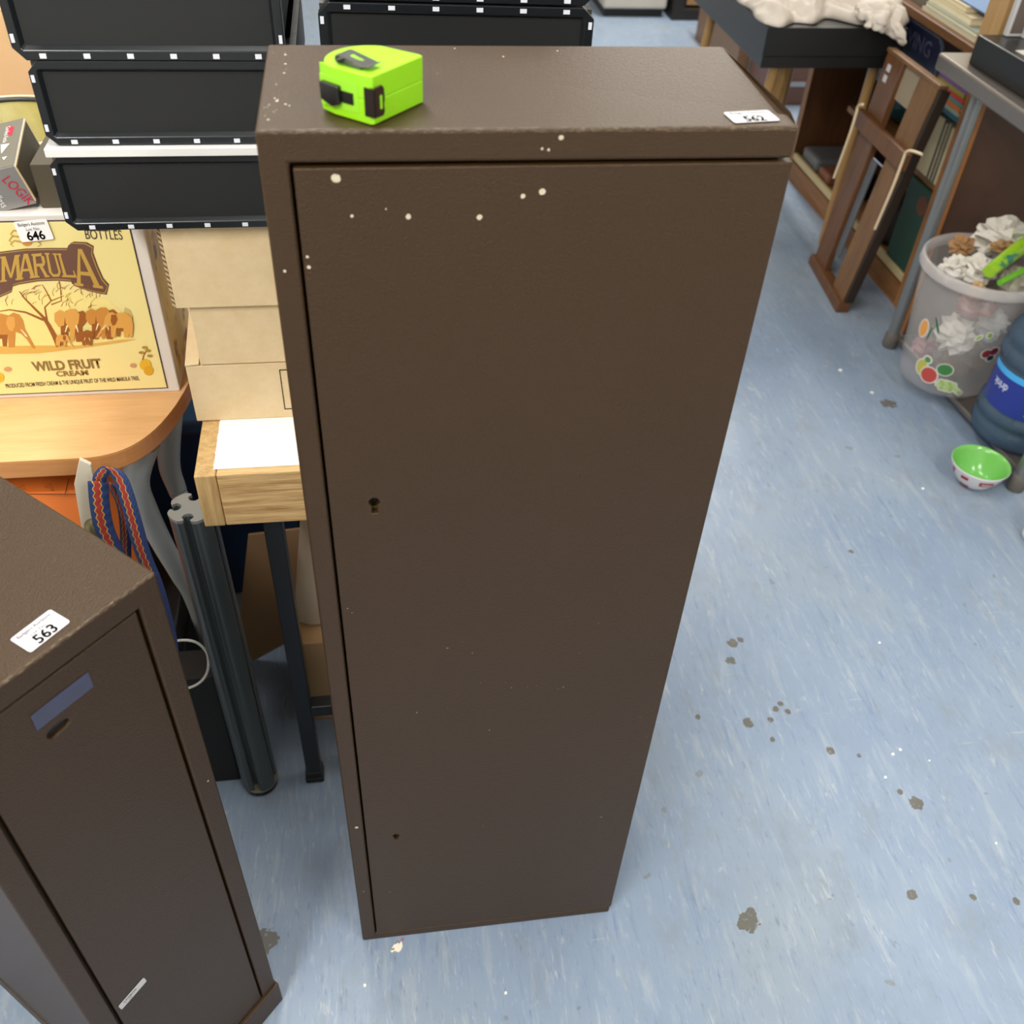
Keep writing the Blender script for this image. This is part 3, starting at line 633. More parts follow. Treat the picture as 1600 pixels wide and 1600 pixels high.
# elephants, tree and ground as flat prints
m_or = plain('orange_print_m', 'c98a3c', 0.45); m_or2 = plain('dark_orange_print_m', '9a5a22', 0.45); m_pale = plain('pale_print_m', 'f4eab4', 0.45); m_or3 = plain('light_orange_print_m', 'dba24e', 0.45)
pshape('printed_ground', [(-30, 545), (0, 541), (60, 540), (120, 540), (190, 531), (215, 530), (190, 535), (120, 545), (60, 552), (0, 553), (-30, 555)], plain('sand_print_m', 'dcae55', 0.5), 2)
pshape('printed_haze', [(-30, 480), (20, 470), (100, 450), (170, 470), (205, 500), (205, 528), (100, 545), (-30, 545)], plain('haze_print_m', 'f0df8e', 0.5), 1)
EK = [4]
def elephant(cx, cy, s, flip=1, mat=m_or, front=False):
    k = EK[0]; EK[0] += 2.5; sh = m_or2; T_ = lambda pts: [(cx+flip*x*s, cy+y*s) for x, y in pts]
    if front:
        pshape('printed_elephant', T_([(-11, -10), (-6, -16), (2, -17), (9, -13), (12, -4), (12, 20), (5, 20), (4, 8), (-4, 8), (-5, 20), (-12, 20), (-13, 0)]), sh, k)
        pshape('elephant_ear', T_([(-7, -14), (-14, -17), (-20, -13), (-20, -4), (-15, 3), (-9, 1)]), mat, k+.5); pshape('elephant_ear', T_([(6, -14), (13, -16), (18, -11), (17, -3), (12, 3), (8, 1)]), sh, k+.5)
        pshape('elephant_head', T_([(-8, -13), (-3, -18), (4, -18), (9, -12), (8, -2), (4, 6), (3, 18), (0, 20), (-2, 16), (-2, 6), (-7, -2)]), mat, k+1)
        for q in (-1, 1): pshape('elephant_tusk', T_([(q*4, 1), (q*6, 1), (q*8, 9), (q*7, 9)]), m_pale, k+1.5)
        return
    pshape('printed_elephant', T_([(-19, 18), (-20, 2), (-18, -9), (-11, -15), (-3, -16), (5, -14), (10, -17), (16, -15), (20, -9), (22, 0), (27, 9), (33, 20), (30, 20), (24, 11), (18, 5), (12, 3), (11, 19), (5, 19), (4, 6), (-6, 6), (-7, 19), (-13, 19), (-14, 14), (-15, 19)]), mat, k)
    pshape('elephant_leg_shade', T_([(-12, 5), (4, 5), (3, 18), (-1, 18), (-2, 10), (-8, 11)]), sh, k-.5)
    pshape('elephant_back_shade', T_([(-18, -8), (-11, -14), (-3, -15), (-8, -8), (-15, 4), (-19, 4)]), m_or3, k+.5)
    pshape('elephant_ear', T_([(4, -13), (11, -13), (12, -4), (9, 3), (5, 1), (2, -6)]), m_or3 if mat is not m_or3 else sh, k+1)
    pshape('elephant_tusk', T_([(17, 0), (19, 1), (25, 8), (23, 8)]), m_pale, k+1)
elephant(6, 514, 1.5); elephant(112, 507, 1.35, 1, m_or3, True); elephant(160, 504, 1.3, 1, m_or, True); elephant(186, 506, 1.1, -1, m_or3); elephant(136, 527, 0.62, 1, m_or2, True); elephant(97, 531, 0.5, 1, m_or3)
def twig(pts, w0, w1, k=3):
    b = MB(); n = len(pts); vs = []
    for i, (x, y) in enumerate(pts):
        w_ = w0+(w1-w0)*i/(n-1); a = pts[max(0, i-1)]; c = pts[min(n-1, i+1)]; dx, dy = c[0]-a[0], c[1]-a[1]; L = math.hypot(dx, dy) or 1
        vs += [onf(x-dy/L*w_, y+dx/L*w_, k), onf(x+dy/L*w_, y-dx/L*w_, k)]
    b.add(vs, [(2*i, 2*i+1, 2*i+3, 2*i+2) for i in range(n-1)]); return b
tb_ = MB()
def addtwig(*a):
    q = twig(*a); o_ = len(tb_.v); tb_.v += q.v; tb_.f += [[i+o_ for i in f] for f in q.f]; tb_.sm += q.sm
addtwig([(92, 541), (85, 525), (76, 508), (68, 496)], 4.5, 2.5); addtwig([(68, 496), (52, 480), (38, 466), (30, 455)], 2, 0.6); addtwig([(68, 500), (40, 488), (15, 484), (-10, 488)], 1.8, 0.5)
addtwig([(74, 505), (70, 480), (80, 470), (100, 462)], 1.6, 0.4); addtwig([(80, 470), (72, 455), (66, 445)], 1.2, 0.4); addtwig([(80, 476), (96, 470), (94, 450), (92, 440)], 1.0, 0.4)
rnd = random.Random(3)
for i in range(46):
    x, y = rnd.uniform(5, 160), rnd.uniform(450, 482); a = rnd.uniform(-2.6, -0.5); L = rnd.uniform(7, 18)
    addtwig([(x, y), (x+L*.5*math.cos(a), y+L*.5*math.sin(a)+1), (x+L*math.cos(a+.4), y+L*math.sin(a+.4))], 0.45, 0.2)
tb_.build('printed_tree', m_or2, mbx, world=True, fix=False)
pshape('printed_bush', [(195, 480), (203, 484), (208, 495), (206, 508), (198, 508), (192, 496)], plain('bush_print_m', 'cbb671', 0.5), 3)
def disc(px, py, r, mat, name, k=5, sy=1): return pshape(name, [(px+r*math.cos(a*math.pi/8), py+r*sy*math.sin(a*math.pi/8)) for a in range(16)], mat, k)
m_fr = plain('fruit_print_m', 'e2b12c', 0.4)
disc(227, 570, 9, m_fr, 'printed_fruit'); disc(232, 579, 7.5, plain('fruit2_print_m', 'd8a224', 0.4), 'printed_fruit', 6); disc(208, 571, 5, plain('flower_print_m', 'c9976a', 0.5), 'printed_flower', 5, 0.7); disc(-2, 590, 8, m_fr, 'printed_fruit'); disc(12, 577, 6, plain('flower_print_m', 'c9976a', 0.5), 'printed_flower', 5, .6)
b = twig([(222, 566), (224, 556), (230, 545)], 1, 0.5, 5); b.build('printed_twig', m_or2, mbx, world=True, fix=False)
for p in ((221, 551), (231, 548), (234, 556), (226, 543)): disc(p[0], p[1], 4.5, plain('leaf_print_m', 'a98a3a', 0.5), 'printed_leaf', 6, 0.5)
# crest behind the sticker
crest = MB()
for s in (-1, 1):
    for (a, c_) in (((16, -2), (26, 4)), ((12, 6), (24, 10)), ((14, -10), (24, -6))):
        q = twig([(40+s*(a[0]-6), 372+a[1]), (40+s*(a[0]+c_[0])/2, 368+(a[1]+c_[1])/2), (40+s*c_[0], 374+c_[1]-2), (40+s*(c_[0]-5), 377+c_[1]-2)], 1.4, 0.6, 3); o_ = len(crest.v); crest.v += q.v; crest.f += [[i+o_ for i in f] for f in q.f]; crest.sm += q.sm
crest.build('printed_crest', m_gold, mbx, world=True, fix=False); disc(42, 378, 8, plain('seal_print_m', 'cf8a3c', 0.5), 'printed_seal', 4, 0.8)
# side print
m_side = NT('side_print_m'); sn = m_side.noise(m_side.coord((1, 1, 1)), 22, 3)
m_side = m_side.set(m_side.ramp(sn, [(0.36, '7a5638'), (0.40, 'c19a4a'), (0.46, 'e0cb7c')]), 0.45)
MB().prism([(YB+0.018, TZ+0.018), (0.70, TZ+0.018), (0.70, mz1-0.012), (YB+0.018, mz1-0.012)], 'x', mx1, mx1+0.0006).build('side_print', m_side, mbx, world=True)
a0 = onf(34, 378, 8); a1 = onf(85, 373, 8); a3 = onf(25, 346, 8); inv = wmat(mbx).inverted()
sk = sticker(mbx, inv @ frame(a0+Vector((0, -0.0012, 0)), (a1-a0), (a3-a0)), (a1-a0).length, (a3-a0).length, '646', lbl='white lot sticker reading 646')
sk.data.materials.clear(); sk.data.materials.append(plain('bright_sticker_m', 'efeeee', 0.6, vary=0.01))
for c_ in sk.children:
    c_.data.materials.clear(); c_.data.materials.append(M_ink)

# ------------------------------------------------------------------ things on / behind the carton
lg_ = thing('gadget_box', 'small grey and silver gadget box with red lettering, tilted on top of the yellow carton', 'box', tuple(on_y(22, 259, 0.5445)), (math.radians(8), math.radians(-12), math.radians(3)))
# local: top front right corner at the origin
m_sil = plain('silver_card_m', '8e8c8a', 0.35, metal=0.2); m_gr = plain('grey_card_m', '6f6b5e', 0.5); m_brc = plain('brown_card_m', '4a4232', 0.6)
zlow = (mz1+0.0065-on_y(22, 259, 0.5445).z)
MB().box(-0.06, 0, 0.0, 0.118, zlow, 0).build('box_body', m_sil, lg_, bevel=0.0008)
MB().box(-0.059, -0.001, 0.001, 0.117, 0, 0.0006).build('top_panel', m_gr, lg_)
MB().box(0, 0.0012, -0.001, 0.118, zlow+0.004, -0.001).build('end_flap', M_card, lg_)
MB().box(0.0012, 0.0016, 0.003, 0.114, zlow+0.004, -0.003).build('end_panel', m_brc, lg_)
m_red = plain('red_print_m', 'c22a44', 0.4); m_wht = plain('white_print_m', 'e8e6e4', 0.4)
def lgx(px, py):
    Mi = wmat(lg_).inverted(); o = Mi @ CAM; d_ = Mi.to_3x3() @ ray(px, py); t = (-0.0006-o.y)/d_.y; return o+d_*t
def lgz(px, py):
    Mi = wmat(lg_).inverted(); o = Mi @ CAM; d_ = Mi.to_3x3() @ ray(px, py); t = (0.001-o.z)/d_.z; return o+d_*t
p0, p1 = lgx(1, 281), lgx(47, 324)
text(lg_, 'LOGIK', frame(p0, p1-p0, Vector((0, 0, 1))), 0.0185, m_red, 'printed_text', 'LEFT', 0.0, (p1-p0).length/0.058)
p0, p1 = lgx(-22, 290), lgx(10, 334)
text(lg_, 'cordless', frame(p0, p1-p0, Vector((0, 0, 1))), 0.0135, m_wht, 'printed_text', 'LEFT', 0, 0.75)
p0, p1 = lgz(10, 198), lgz(2, 232)
text(lg_, 'Cordless Kettle', frame(p0, p1-p0, Vector((1, 0, 0))), 0.008, m_wht, 'printed_text', 'LEFT', 0, 0.8)
for poly_ in ([(1, 226), (15, 224), (2, 240)], [(3, 246), (11, 244), (6, 250)]):
    b = MB(); b.add([lgz(*p) for p in poly_], [(0, 1, 2)]); b.build('printed_triangle', m_wht, lg_, fix=False)
b = MB(); b.add([lgz(*p) for p in [(13, 196), (22, 198), (18, 212), (11, 209)]], [(0, 1, 2, 3)]); b.build('printed_red_mark', m_red, lg_, fix=False)
# dark box and small red thing behind the carton
tag(MB().box(-0.340, -0.262, 0.556, 0.66, mz1+0.0005, 1.050).build('olive_box', m_brc, None, bevel=0.001), 'dark olive brown box on the carton beside the gadget box', 'box')
tag(MB().tube([(-0.290, 0.546, mz1+0.0085), (-0.255, 0.546, mz1+0.0085)], 0.008, 14).build('red_tin', plain('red_m', '7a1e16', 0.4), None), 'small dark red tin lying on the carton beside the crates', 'tin')
# yellowed open tub behind
m_tub = NT('yellowed_tub_m'); tnz = m_tub.noise(m_tub.coord((1, 1, 1)), 26, 6, 0.7)
m_tub = m_tub.set(m_tub.ramp(tnz, [(0.33, '6b6230'), (0.40, '9a8e4c'), (0.7, 'a89d5a')]), 0.5)
tub = thing('round_tub', 'yellowed open round tub with a dark rimmed edge, behind the gadget box', 'tub', (-0.50, 0.985, TZ))
MB().lathe([(0.10, 0), (0.119, 0.23), (0.1165, 0.23), (0.098, 0.004)], n=64, close=True).build('tub_wall', m_tub, tub)
MB().lathe([(0.1155, 0.228), (0.1155, 0.234), (0.1215, 0.234), (0.1215, 0.228)], n=64, close=True).build('rim', plain('tub_rim_m', '3e4243', 0.4), tub)
MB().lathe([(0.1175, 0.2342), (0.1175, 0.2372), (0.1215, 0.2372), (0.1215, 0.2342)], n=64, close=True).build('rim_trim', plain('tub_trim_m', 'ddd6bd', 0.4), tub)
MB().lathe([(0.099, 0.002), (0.099, 0.006)], n=48).build('tub_base', m_tub, tub)
cb = thing('large_cardboard_box', 'large pale cardboard box standing behind the yellowed tub', 'box', (-0.62, 1.3, 0))
m_tan = NT('tan_card_m'); m_tan = m_tan.set(m_tan.ramp(m_tan.noise(m_tan.coord(), 9, 4), [(0.3, 'cfac82'), (0.7, 'dcbc95')]), 0.7)
MB().box(-1.05, -0.30, 1.215, 1.60, 0, 1.05).build('box_body', m_tan, cb, world=True, bevel=0.003)
fl = MB(); fl.add([(-1.05, 1.215, 1.05), (-0.30, 1.215, 1.05), (-0.30, 1.44, 1.10), (-1.05, 1.44, 1.10)], [(0, 1, 2, 3)]); fl.build('flap', m_tan, cb, world=True, solid=0.004)
fl = MB(); fl.add([(-1.05, 1.60, 1.05), (-0.30, 1.60, 1.05), (-0.30, 1.43, 1.112), (-1.05, 1.43, 1.112)], [(0, 1, 2, 3)]); fl.build('flap', m_tan, cb, world=True, solid=0.004)

# ------------------------------------------------------------------ things under the beech table
m_org = plain('orange_card_m', 'ff8838', 0.5, vary=0.04)
ob = thing('orange_box', 'bright orange box with small line drawings, under the beech table edge', 'box', (-0.46, 0.5, 0.0))
MB().box(-0.62, -0.350, 0.437, 0.60, 0.30, 0.612).build('box_body', m_org, ob, world=True, bevel=0.002)
inv = wmat(ob).inverted()
def oz(px, py): p = on_z(px, py, 0.6128); return inv @ p
b = MB()
for (cx, cy, r) in ((77, 760, 7), (35, 762, 7), (82, 766, 3)):
    for a in range(12):
        t0, t1 = a*math.pi/6, (a+0.7)*math.pi/6; rr = r*(0.7+0.3*math.sin(3*t0))
        b.add([oz(cx+rr*math.cos(t0), cy+0.6*rr*math.sin(t0)), oz(cx+rr*math.cos(t1), cy+0.6*rr*math.sin(t1)), oz(cx+(rr-1.2)*math.cos(t1), cy+0.6*(rr-1.2)*math.sin(t1)), oz(cx+(rr-1.2)*math.cos(t0), cy+0.6*(rr-1.2)*math.sin(t0))], [(0, 1, 2, 3)])
b.add([oz(107, 748), oz(108, 748), oz(102, 772), oz(101, 772)], [(0, 1, 2, 3)]); b.add([oz(30, 771), oz(120, 772), oz(120, 773), oz(30, 772)], [(0, 1, 2, 3)])
b.build('line_drawing', plain('brown_ink_m', '7a3a18', 0.6), ob, fix=False)
# dark trunk carrying the orange box and the rest
tk = thing('black_case', 'black case standing on the floor under the beech table', 'case', (-0.43, 0.52, 0))
MB().box(-0.64, -0.285, 0.40, 0.66, 0.0, 0.298).build('case_body', plain('black_case_m', '191919', 0.6), tk, world=True, bevel=0.004)
MB().box(-0.643, -0.282, 0.398, 0.662, 0.225, 0.235).build('case_seam', M_dark, tk, world=True)
# plank
pk = MB(); M_cr = plain('cream_board_m', 'e9dfc8', 0.5)
pk.prism([(0.315, 0.30), (0.352, 0.30), (0.352, 0.728), (0.338, 0.742), (0.326, 0.722), (0.322, 0.66)], 'x', -0.3335, -0.3275)
pk = MB()
P0 = [on_y(*p, 0.335) for p in [(137, 722), (144, 735), (143, 800), (139, 828), (139, 828), (127, 820), (123, 790), (124, 753)]]
poly_ = [(-0.317, 0.742), (-0.305, 0.732), (-0.318, 0.50), (-0.318, 0.30), (-0.345, 0.30), (-0.344, 0.62), (-0.334, 0.700)]
pk.prism([(p[0], p[1]) for p in poly_], 'y', 0.345, 0.351)
tag(pk.build('cream_board', M_cr, None, bevel=0.001), 'narrow cream board standing upright against the beech table edge', 'board')
fw_ = tag(MB().box(-0.40, -0.213, 0.322, 0.384, 0.0, 0.2985).build('dark_carton', plain('dark_carton_m', '141414', 0.7), None, bevel=0.002), 'black carton on the floor behind the shorter cabinet', 'box')
# strap
m_st = NT('strap_m'); uvn = m_st.n('ShaderNodeUVMap'); sep = m_st.n('ShaderNodeSeparateXYZ'); m_st.l(uvn.outputs[0], sep.inputs[0])
u_, v_ = sep.outputs[0], sep.outputs[1]
zig = m_st.math('ABSOLUTE', m_st.math('SUBTRACT', m_st.math('FRACT', m_st.math('MULTIPLY', v_, 14.0)), 0.5))
off = m_st.math('MULTIPLY', zig, 0.22)
dd = m_st.math('ABSOLUTE', m_st.math('SUBTRACT', m_st.math('ADD', u_, off), 0.50))
red = m_st.math('LESS_THAN', dd, 0.15); yel = m_st.math('LESS_THAN', dd, 0.20)
bs = m_st.mix(yel, '2c3f74', 'd9b04a'); bs = m_st.mix(red, bs, 'a8342c')
rib = m_st.n('ShaderNodeTexWave', bands_direction='Y'); rib.inputs['Scale'].default_value = 200; m_st.l(m_st.coord(), rib.inputs['Vector']); m_st.bump(rib.outputs['Fac'], 0.4, 0.001)
m_st = m_st.set(bs, 0.75)
def ribbon(pts, wv_, name, parent, repeat=6.0):
    pts = [Vector(p) for p in pts]; b = MB(); vs_ = []
    for p, q in zip(pts, wv_): vs_ += [p-Vector(q)*0.5, p+Vector(q)*0.5]
    b.add(vs_, [(2*i, 2*i+1, 2*i+3, 2*i+2) for i in range(len(pts)-1)], True)
    o = b.build(name, m_st, parent, world=True, fix=False)
    uv = o.data.uv_layers.new(name='UVMap')
    acc = [0]
    for i in range(1, len(pts)): acc.append(acc[-1]+(pts[i]-pts[i-1]).length)
    for l in o.data.loops:
        vi = l.vertex_index; uv.data[l.index].uv = (vi % 2, acc[vi//2]*repeat)
    md = o.modifiers.new('s', 'SOLIDIFY'); md.thickness = 0.0018; md.offset = 0
    return o
strap = thing('luggage_strap', 'blue woven strap with red and yellow zigzag, looped over beside the cream board', 'strap', (-0.29, 0.33, 0.30))
def smooth_path(ps, n=6):
    out = []
    for i in range(len(ps)-1):
        p0, p1, p2, p3 = [Vector(ps[max(0, min(len(ps)-1, j))]) for j in (i-1, i, i+1, i+2)]
        for k in range(n):
            t = k/n; out.append(0.5*((2*p1)+(-p0+p2)*t+(2*p0-5*p1+4*p2-p3)*t*t+(-p0+3*p1-3*p2+p3)*t**3))
    out.append(Vector(ps[-1])); return out
A = smooth_path([on_y(155, 752, 0.325), on_y(157, 744, 0.318), on_y(166, 733, 0.312), on_y(176, 733, 0.306), on_y(190, 752, 0.30), on_y(205, 800, 0.29), on_y(222, 860, 0.28), on_y(243, 915, 0.27), on_y(262, 990, 0.26), on_y(272, 1060, 0.25)])
ribbon(A, [Vector((0.020, -0.012, 0.006)).lerp(Vector((0.024, -0.006, -0.006)), i/(len(A)-1)) for i in range(len(A))], 'webbing', strap)
B = smooth_path([on_y(153, 752, 0.322), on_y(156, 790, 0.318), on_y(163, 825, 0.314), on_y(178, 860, 0.310), on_y(192, 900, 0.306)])
ribbon(B, [Vector((0.026, -0.002, 0.0))]*len(B), 'webbing', strap)
C_ = smooth_path([on_y(172, 755, 0.335), on_y(190, 790, 0.333), on_y(196, 830, 0.330), on_y(196, 880, 0.330)])
ribbon(C_, [Vector((0.016, -0.014, 0.0))]*len(C_), 'webbing', strap)
kn = on_y(150, 835, 0.325)
tag(MB().lathe([(0.004, -0.32), (0.0065, -0.30), (0.0065, -0.02), (0.013, -0.006), (0.0135, 0.010), (0.010, 0.022), (0.0, 0.028)], (kn.x, kn.y, kn.z), 20).build('brass_rod', plain('olive_brass_m', '6e6a4a', 0.35, metal=0.5), None), 'dull brass knobbed rod between the cream board and the strap', 'rod')
# white cable loop
cp = smooth_path([on_y(255, 1003, .385), on_y(278, 1001, .37), on_y(305, 1003, .372), on_y(323, 1020, .374), on_y(325, 1045, .376), on_y(316, 1063, .378), on_y(298, 1074, .385), on_y(280, 1076, .39)])
cp = [Vector((p.x, 0.368+0.004*math.sin(i), p.z)) for i, p in enumerate(cp)]
cp = smooth_path([on_y(250, 1010, .318), on_y(278, 1001, .312), on_y(305, 1003, .312), on_y(323, 1020, .312), on_y(325, 1045, .312), on_y(316, 1063, .312), on_y(298, 1074, .312), on_y(275, 1078, .318)])
tag(MB().tube(cp, 0.0021, 10).build('white_cable', plain('white_cable_m', 'cfcfc8', 0.4), None), 'loop of thin white cable beside the dark fluted post', 'cable')
# blue storage tub behind legs
bl = thing('blue_storage_tub', 'dark blue plastic storage tub under the beech table, behind its legs', 'tub', (-0.30, 0.85, 0))
mbl = plain('blue_plastic_m', '1c3154', 0.4)
mb = MB(); mb.add([(-0.52, 0.79, 0), (0.28, 0.79, 0), (0.28, 1.05, 0), (-0.52, 1.05, 0), (-0.55, 0.775, 0.46), (0.30, 0.775, 0.46), (0.30, 1.08, 0.46), (-0.55, 1.08, 0.46)], [(0, 3, 2, 1), (0, 1, 5, 4), (1, 2, 6, 5), (2, 3, 7, 6), (3, 0, 4, 7), (4, 5, 6, 7)])
mb.build('tub_body', mbl, bl, world=True, bevel=0.01)
MB().box(-0.565, 0.315, 0.765, 1.09, 0.46, 0.485).build('lid', plain('blue_lid_m', '2d5275', 0.35), bl, world=True, bevel=0.006)
# fluted grey post
pst = thing('fluted_post', 'dark grey fluted metal post with slotted top, standing by the pine table', 'post', (-0.176, 0.3128, 0), (0, 0, 0))
mp = plain('grey_post_m', '4c5254', 0.38, metal=0.25, bump=0.08, bscale=60)
R_ = 0.0315
pr_ = []
for qd in range(4):
    a0 = math.radians(-6+90*qd)
    pr_ += [(a0-0.30, R_*0.95), (a0-0.20, R_*0.90), (a0-0.165, R_*0.82)]
    for j in range(7):
        t = math.pi*(j/6); cx_, cy_ = 0.66*R_, 0.0
        pr_.append(('c', a0, cx_+R_*0.25*math.cos(math.pi/2+t*1.0+math.pi*0)*1.0, R_*0.25*math.sin(-math.pi/2+t)*1.0))
    pr_ += [(a0+0.165, R_*0.82), (a0+0.20, R_*0.90), (a0+0.30, R_*0.95)]
    for j in range(1, 8):
        pr_.append((a0+0.30+(math.pi/2-0.60)*j/8, R_))
pts2 = []
for p in pr_:
    if p[0] == 'c': _, a, x, y = p; pts2.append((x*math.cos(a)-y*math.sin(a), x*math.sin(a)+y*math.cos(a)))
    else: pts2.append((p[1]*math.cos(p[0]), p[1]*math.sin(p[0])))
ptop = on_z(299, 795, 0.652)-Vector((-0.176, 0.3128, 0))
mb = MB(); n = len(pts2); z0 = 0.016
for (z, dx, dy) in ((z0, ptop.x*z0/0.650, 0.0), (0.650, ptop.x, ptop.y)):
    mb.v += [Vector((p[0]+dx, p[1]+dy, z)) for p in pts2]
mb.f += [(i, (i+1) % n, n+(i+1) % n, n+i) for i in range(n)]+[list(range(n))[::-1]]; mb.sm += [False]*(n+1)
mb.build('shaft', mp, pst)
mb = MB(); mb.v += [Vector((p[0]*1.02+ptop.x, p[1]*1.02+ptop.y, 0.6502)) for p in pts2]+[Vector((p[0]*1.02+ptop.x, p[1]*1.02+ptop.y, 0.6552)) for p in pts2]
mb.f += [(i, (i+1) % n, n+(i+1) % n, n+i) for i in range(n)]+[list(range(n))[::-1], list(range(n, 2*n))]; mb.sm += [False]*(n+2)
mb.build('end_cap', plain('post_cap_m', '8b8d8c', 0.4, metal=0.2), pst)
mb = MB(); prf = []
for i in range(72): r_ = 0.0275+(0.0012 if i % 2 else 0); prf.append((r_*math.cos(i*math.pi/36), r_*math.sin(i*math.pi/36)))
mb.prism(prf, 'z', 0, 0.011); mb.build('adjusting_foot', M_dark, pst)
MB().lathe([(0.0305, 0.011), (0.0318, 0.016), (0.0318, 0.0165)], n=40).build('foot_collar', plain('worn_metal_m', '7d776a', 0.45, metal=0.3), pst)
# cardboard under the pine table
cs = MB(); cs.add([(-0.165, 0.575, 0.37), (0.08, 0.575, 0.45), (0.08, 0.640, 0.10), (-0.147, 0.648, 0.075), (-0.225, 0.648, 0.03)], [(0, 1, 2, 3, 4)])
cs = MB(); pz = [on_y(388, 835, 0.60), on_y(560, 815, 0.60), on_y(560, 960, 0.60), on_y(446, 1004, 0.60), on_y(398, 1046, 0.60), on_y(372, 990, 0.60), on_y(378, 930, .6)]
pz = [Vector((p.x, p.y+0.02*(0.4-p.z)*0, max(p.z, 0.0)))for p in pz]
cs.add([tuple(p) for p in pz], [list(range(len(pz)))])
tag(cs.build('cardboard_sheet', plain('brown_card_m2', '9a7a58', 0.8), None, solid=0.005), 'torn brown cardboard sheet leaning under the pine table', 'cardboard')
uc = thing('tan_carton', 'tan cardboard carton on the floor behind the black table leg', 'box', (0.05, 0.5, 0))
MB().box(-0.088, 0.20, 0.44, 0.585, 0.0, 0.226).build('box_body', plain('tan2_m', 'bd9a70', 0.75), uc, world=True, bevel=0.002)
tag(MB().tube([(-0.065, 0.51, 0.227), (-0.03, 0.56, 0.45)], [0.034, 0.034], 24).build('paper_roll', plain('roll_m', 'b9ab98', 0.6), None), 'pale paper roll standing on the tan carton', 'paper roll')

# ------------------------------------------------------------------ right hand side: pine bookcase
XB = 1.78
pw = wood('bookcase_pine_shaded_m', '4a2c17', '643f22', (14, 14, 1.4), 0.5, None, 0.05, 4)  # side panels: shade inside the bookcase put into a darker pine colour
pwe = wood('bookcase_edge_lit_m', '8a5a30', 'a87340', (14, 14, 1.4), 0.5)  # front edge strips: light on the edge painted in as paler pine
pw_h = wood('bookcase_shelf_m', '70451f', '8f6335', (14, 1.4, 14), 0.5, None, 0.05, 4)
bc = thing('bookcase', 'low pine bookcase along the right, behind the wooden frame', 'bookcase', (1.95, 2.36, 0))
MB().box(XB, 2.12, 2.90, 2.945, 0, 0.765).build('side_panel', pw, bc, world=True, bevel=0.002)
for y_ in (1.86, 2.90): MB().box(XB-0.0015, XB, y_, y_+0.035, 0, 0.764).build('lit_panel_edge', pwe, bc, world=True)
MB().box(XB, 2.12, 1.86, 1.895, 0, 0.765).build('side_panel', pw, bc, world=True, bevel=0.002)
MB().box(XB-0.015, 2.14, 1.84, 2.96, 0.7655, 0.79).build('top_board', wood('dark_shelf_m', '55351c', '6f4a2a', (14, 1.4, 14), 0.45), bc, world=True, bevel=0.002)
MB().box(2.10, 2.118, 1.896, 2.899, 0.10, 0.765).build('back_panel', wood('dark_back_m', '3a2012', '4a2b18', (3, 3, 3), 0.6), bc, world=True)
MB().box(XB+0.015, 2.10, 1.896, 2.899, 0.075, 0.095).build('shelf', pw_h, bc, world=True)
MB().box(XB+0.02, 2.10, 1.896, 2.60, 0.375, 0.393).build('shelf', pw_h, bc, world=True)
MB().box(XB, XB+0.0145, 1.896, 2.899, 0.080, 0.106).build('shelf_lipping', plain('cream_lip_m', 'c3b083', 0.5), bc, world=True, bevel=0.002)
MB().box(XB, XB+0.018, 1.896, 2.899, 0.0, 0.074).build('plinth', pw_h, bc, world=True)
# clutter in the bookcase
def book(name, label, x0, x1, y0, y1, z0, z1, cov, spine, page='d9cba6', grp=None, cat='book'):
    t = thing(name, label, cat, ((x0+x1)/2, (y0+y1)/2, z0), group=grp)
    cm = plain('cover_'+cov, cov, 0.45); pm = plain('pages_'+page, page, 0.8, bump=0.3, bscale=260)
    w_ = 0.0025
    if spine == 'flat':      # lying, spine towards the aisle (-x)
        MB().box(x0, x1, y0, y1, z0, z0+w_).box(x0, x1, y0, y1, z1-w_, z1).box(x0, x0+w_, y0, y1, z0+w_, z1-w_).build('cover', cm, t, world=True)
        MB().box(x0+w_, x1-0.004, y0+0.003, y1-0.003, z0+w_, z1-w_).build('pages', pm, t, world=True)
    elif spine == 'lying_out':  # lying, fore edge towards the aisle
        MB().box(x0, x1, y0, y1, z0, z0+w_).box(x0, x1, y0, y1, z1-w_, z1).box(x1-w_, x1, y0, y1, z0+w_, z1-w_).build('cover', cm, t, world=True)
        MB().box(x0+0.002, x1-w_, y0+0.003, y1-0.003, z0+w_, z1-w_).build('pages', pm, t, world=True)
    else:                    # standing, fore edge towards the aisle
        MB().box(x0, x1, y0, y0+w_, z0, z1).box(x0, x1, y1-w_, y1, z0, z1).box(x1-w_, x1, y0+w_, y1-w_, z0, z1).build('cover', cm, t, world=True)
        MB().box(x0+0.004, x1-w_, y0+w_, y1-w_, z0+0.003, z1-0.004).build('pages', pm, t, world=True)
    return t
z = 0.588
for i, (c, nm, th_) in enumerate([('2f6f86', 'teal', .014), ('9aa38c', 'sage green', .012), ('c8733a', 'orange', .015), ('4f8a86', 'sea green', .010), ('b8402f', 'red', .014), ('8f8a3c', 'olive', .013), ('7a4f8f', 'violet', .011), ('a89a84', 'stone coloured', .012), ('2d2f66', 'navy', .014)]):
    book('book', f'{nm} book lying in the stack above the cream page blocks in the bookcase', XB+0.005, 1.99, 1.905+0.005*(i % 3), 2.105+0.006*((i*7) % 4), z, z+th_-0.0008, c, 'flat', grp='coloured books lying in the bookcase'); z += th_
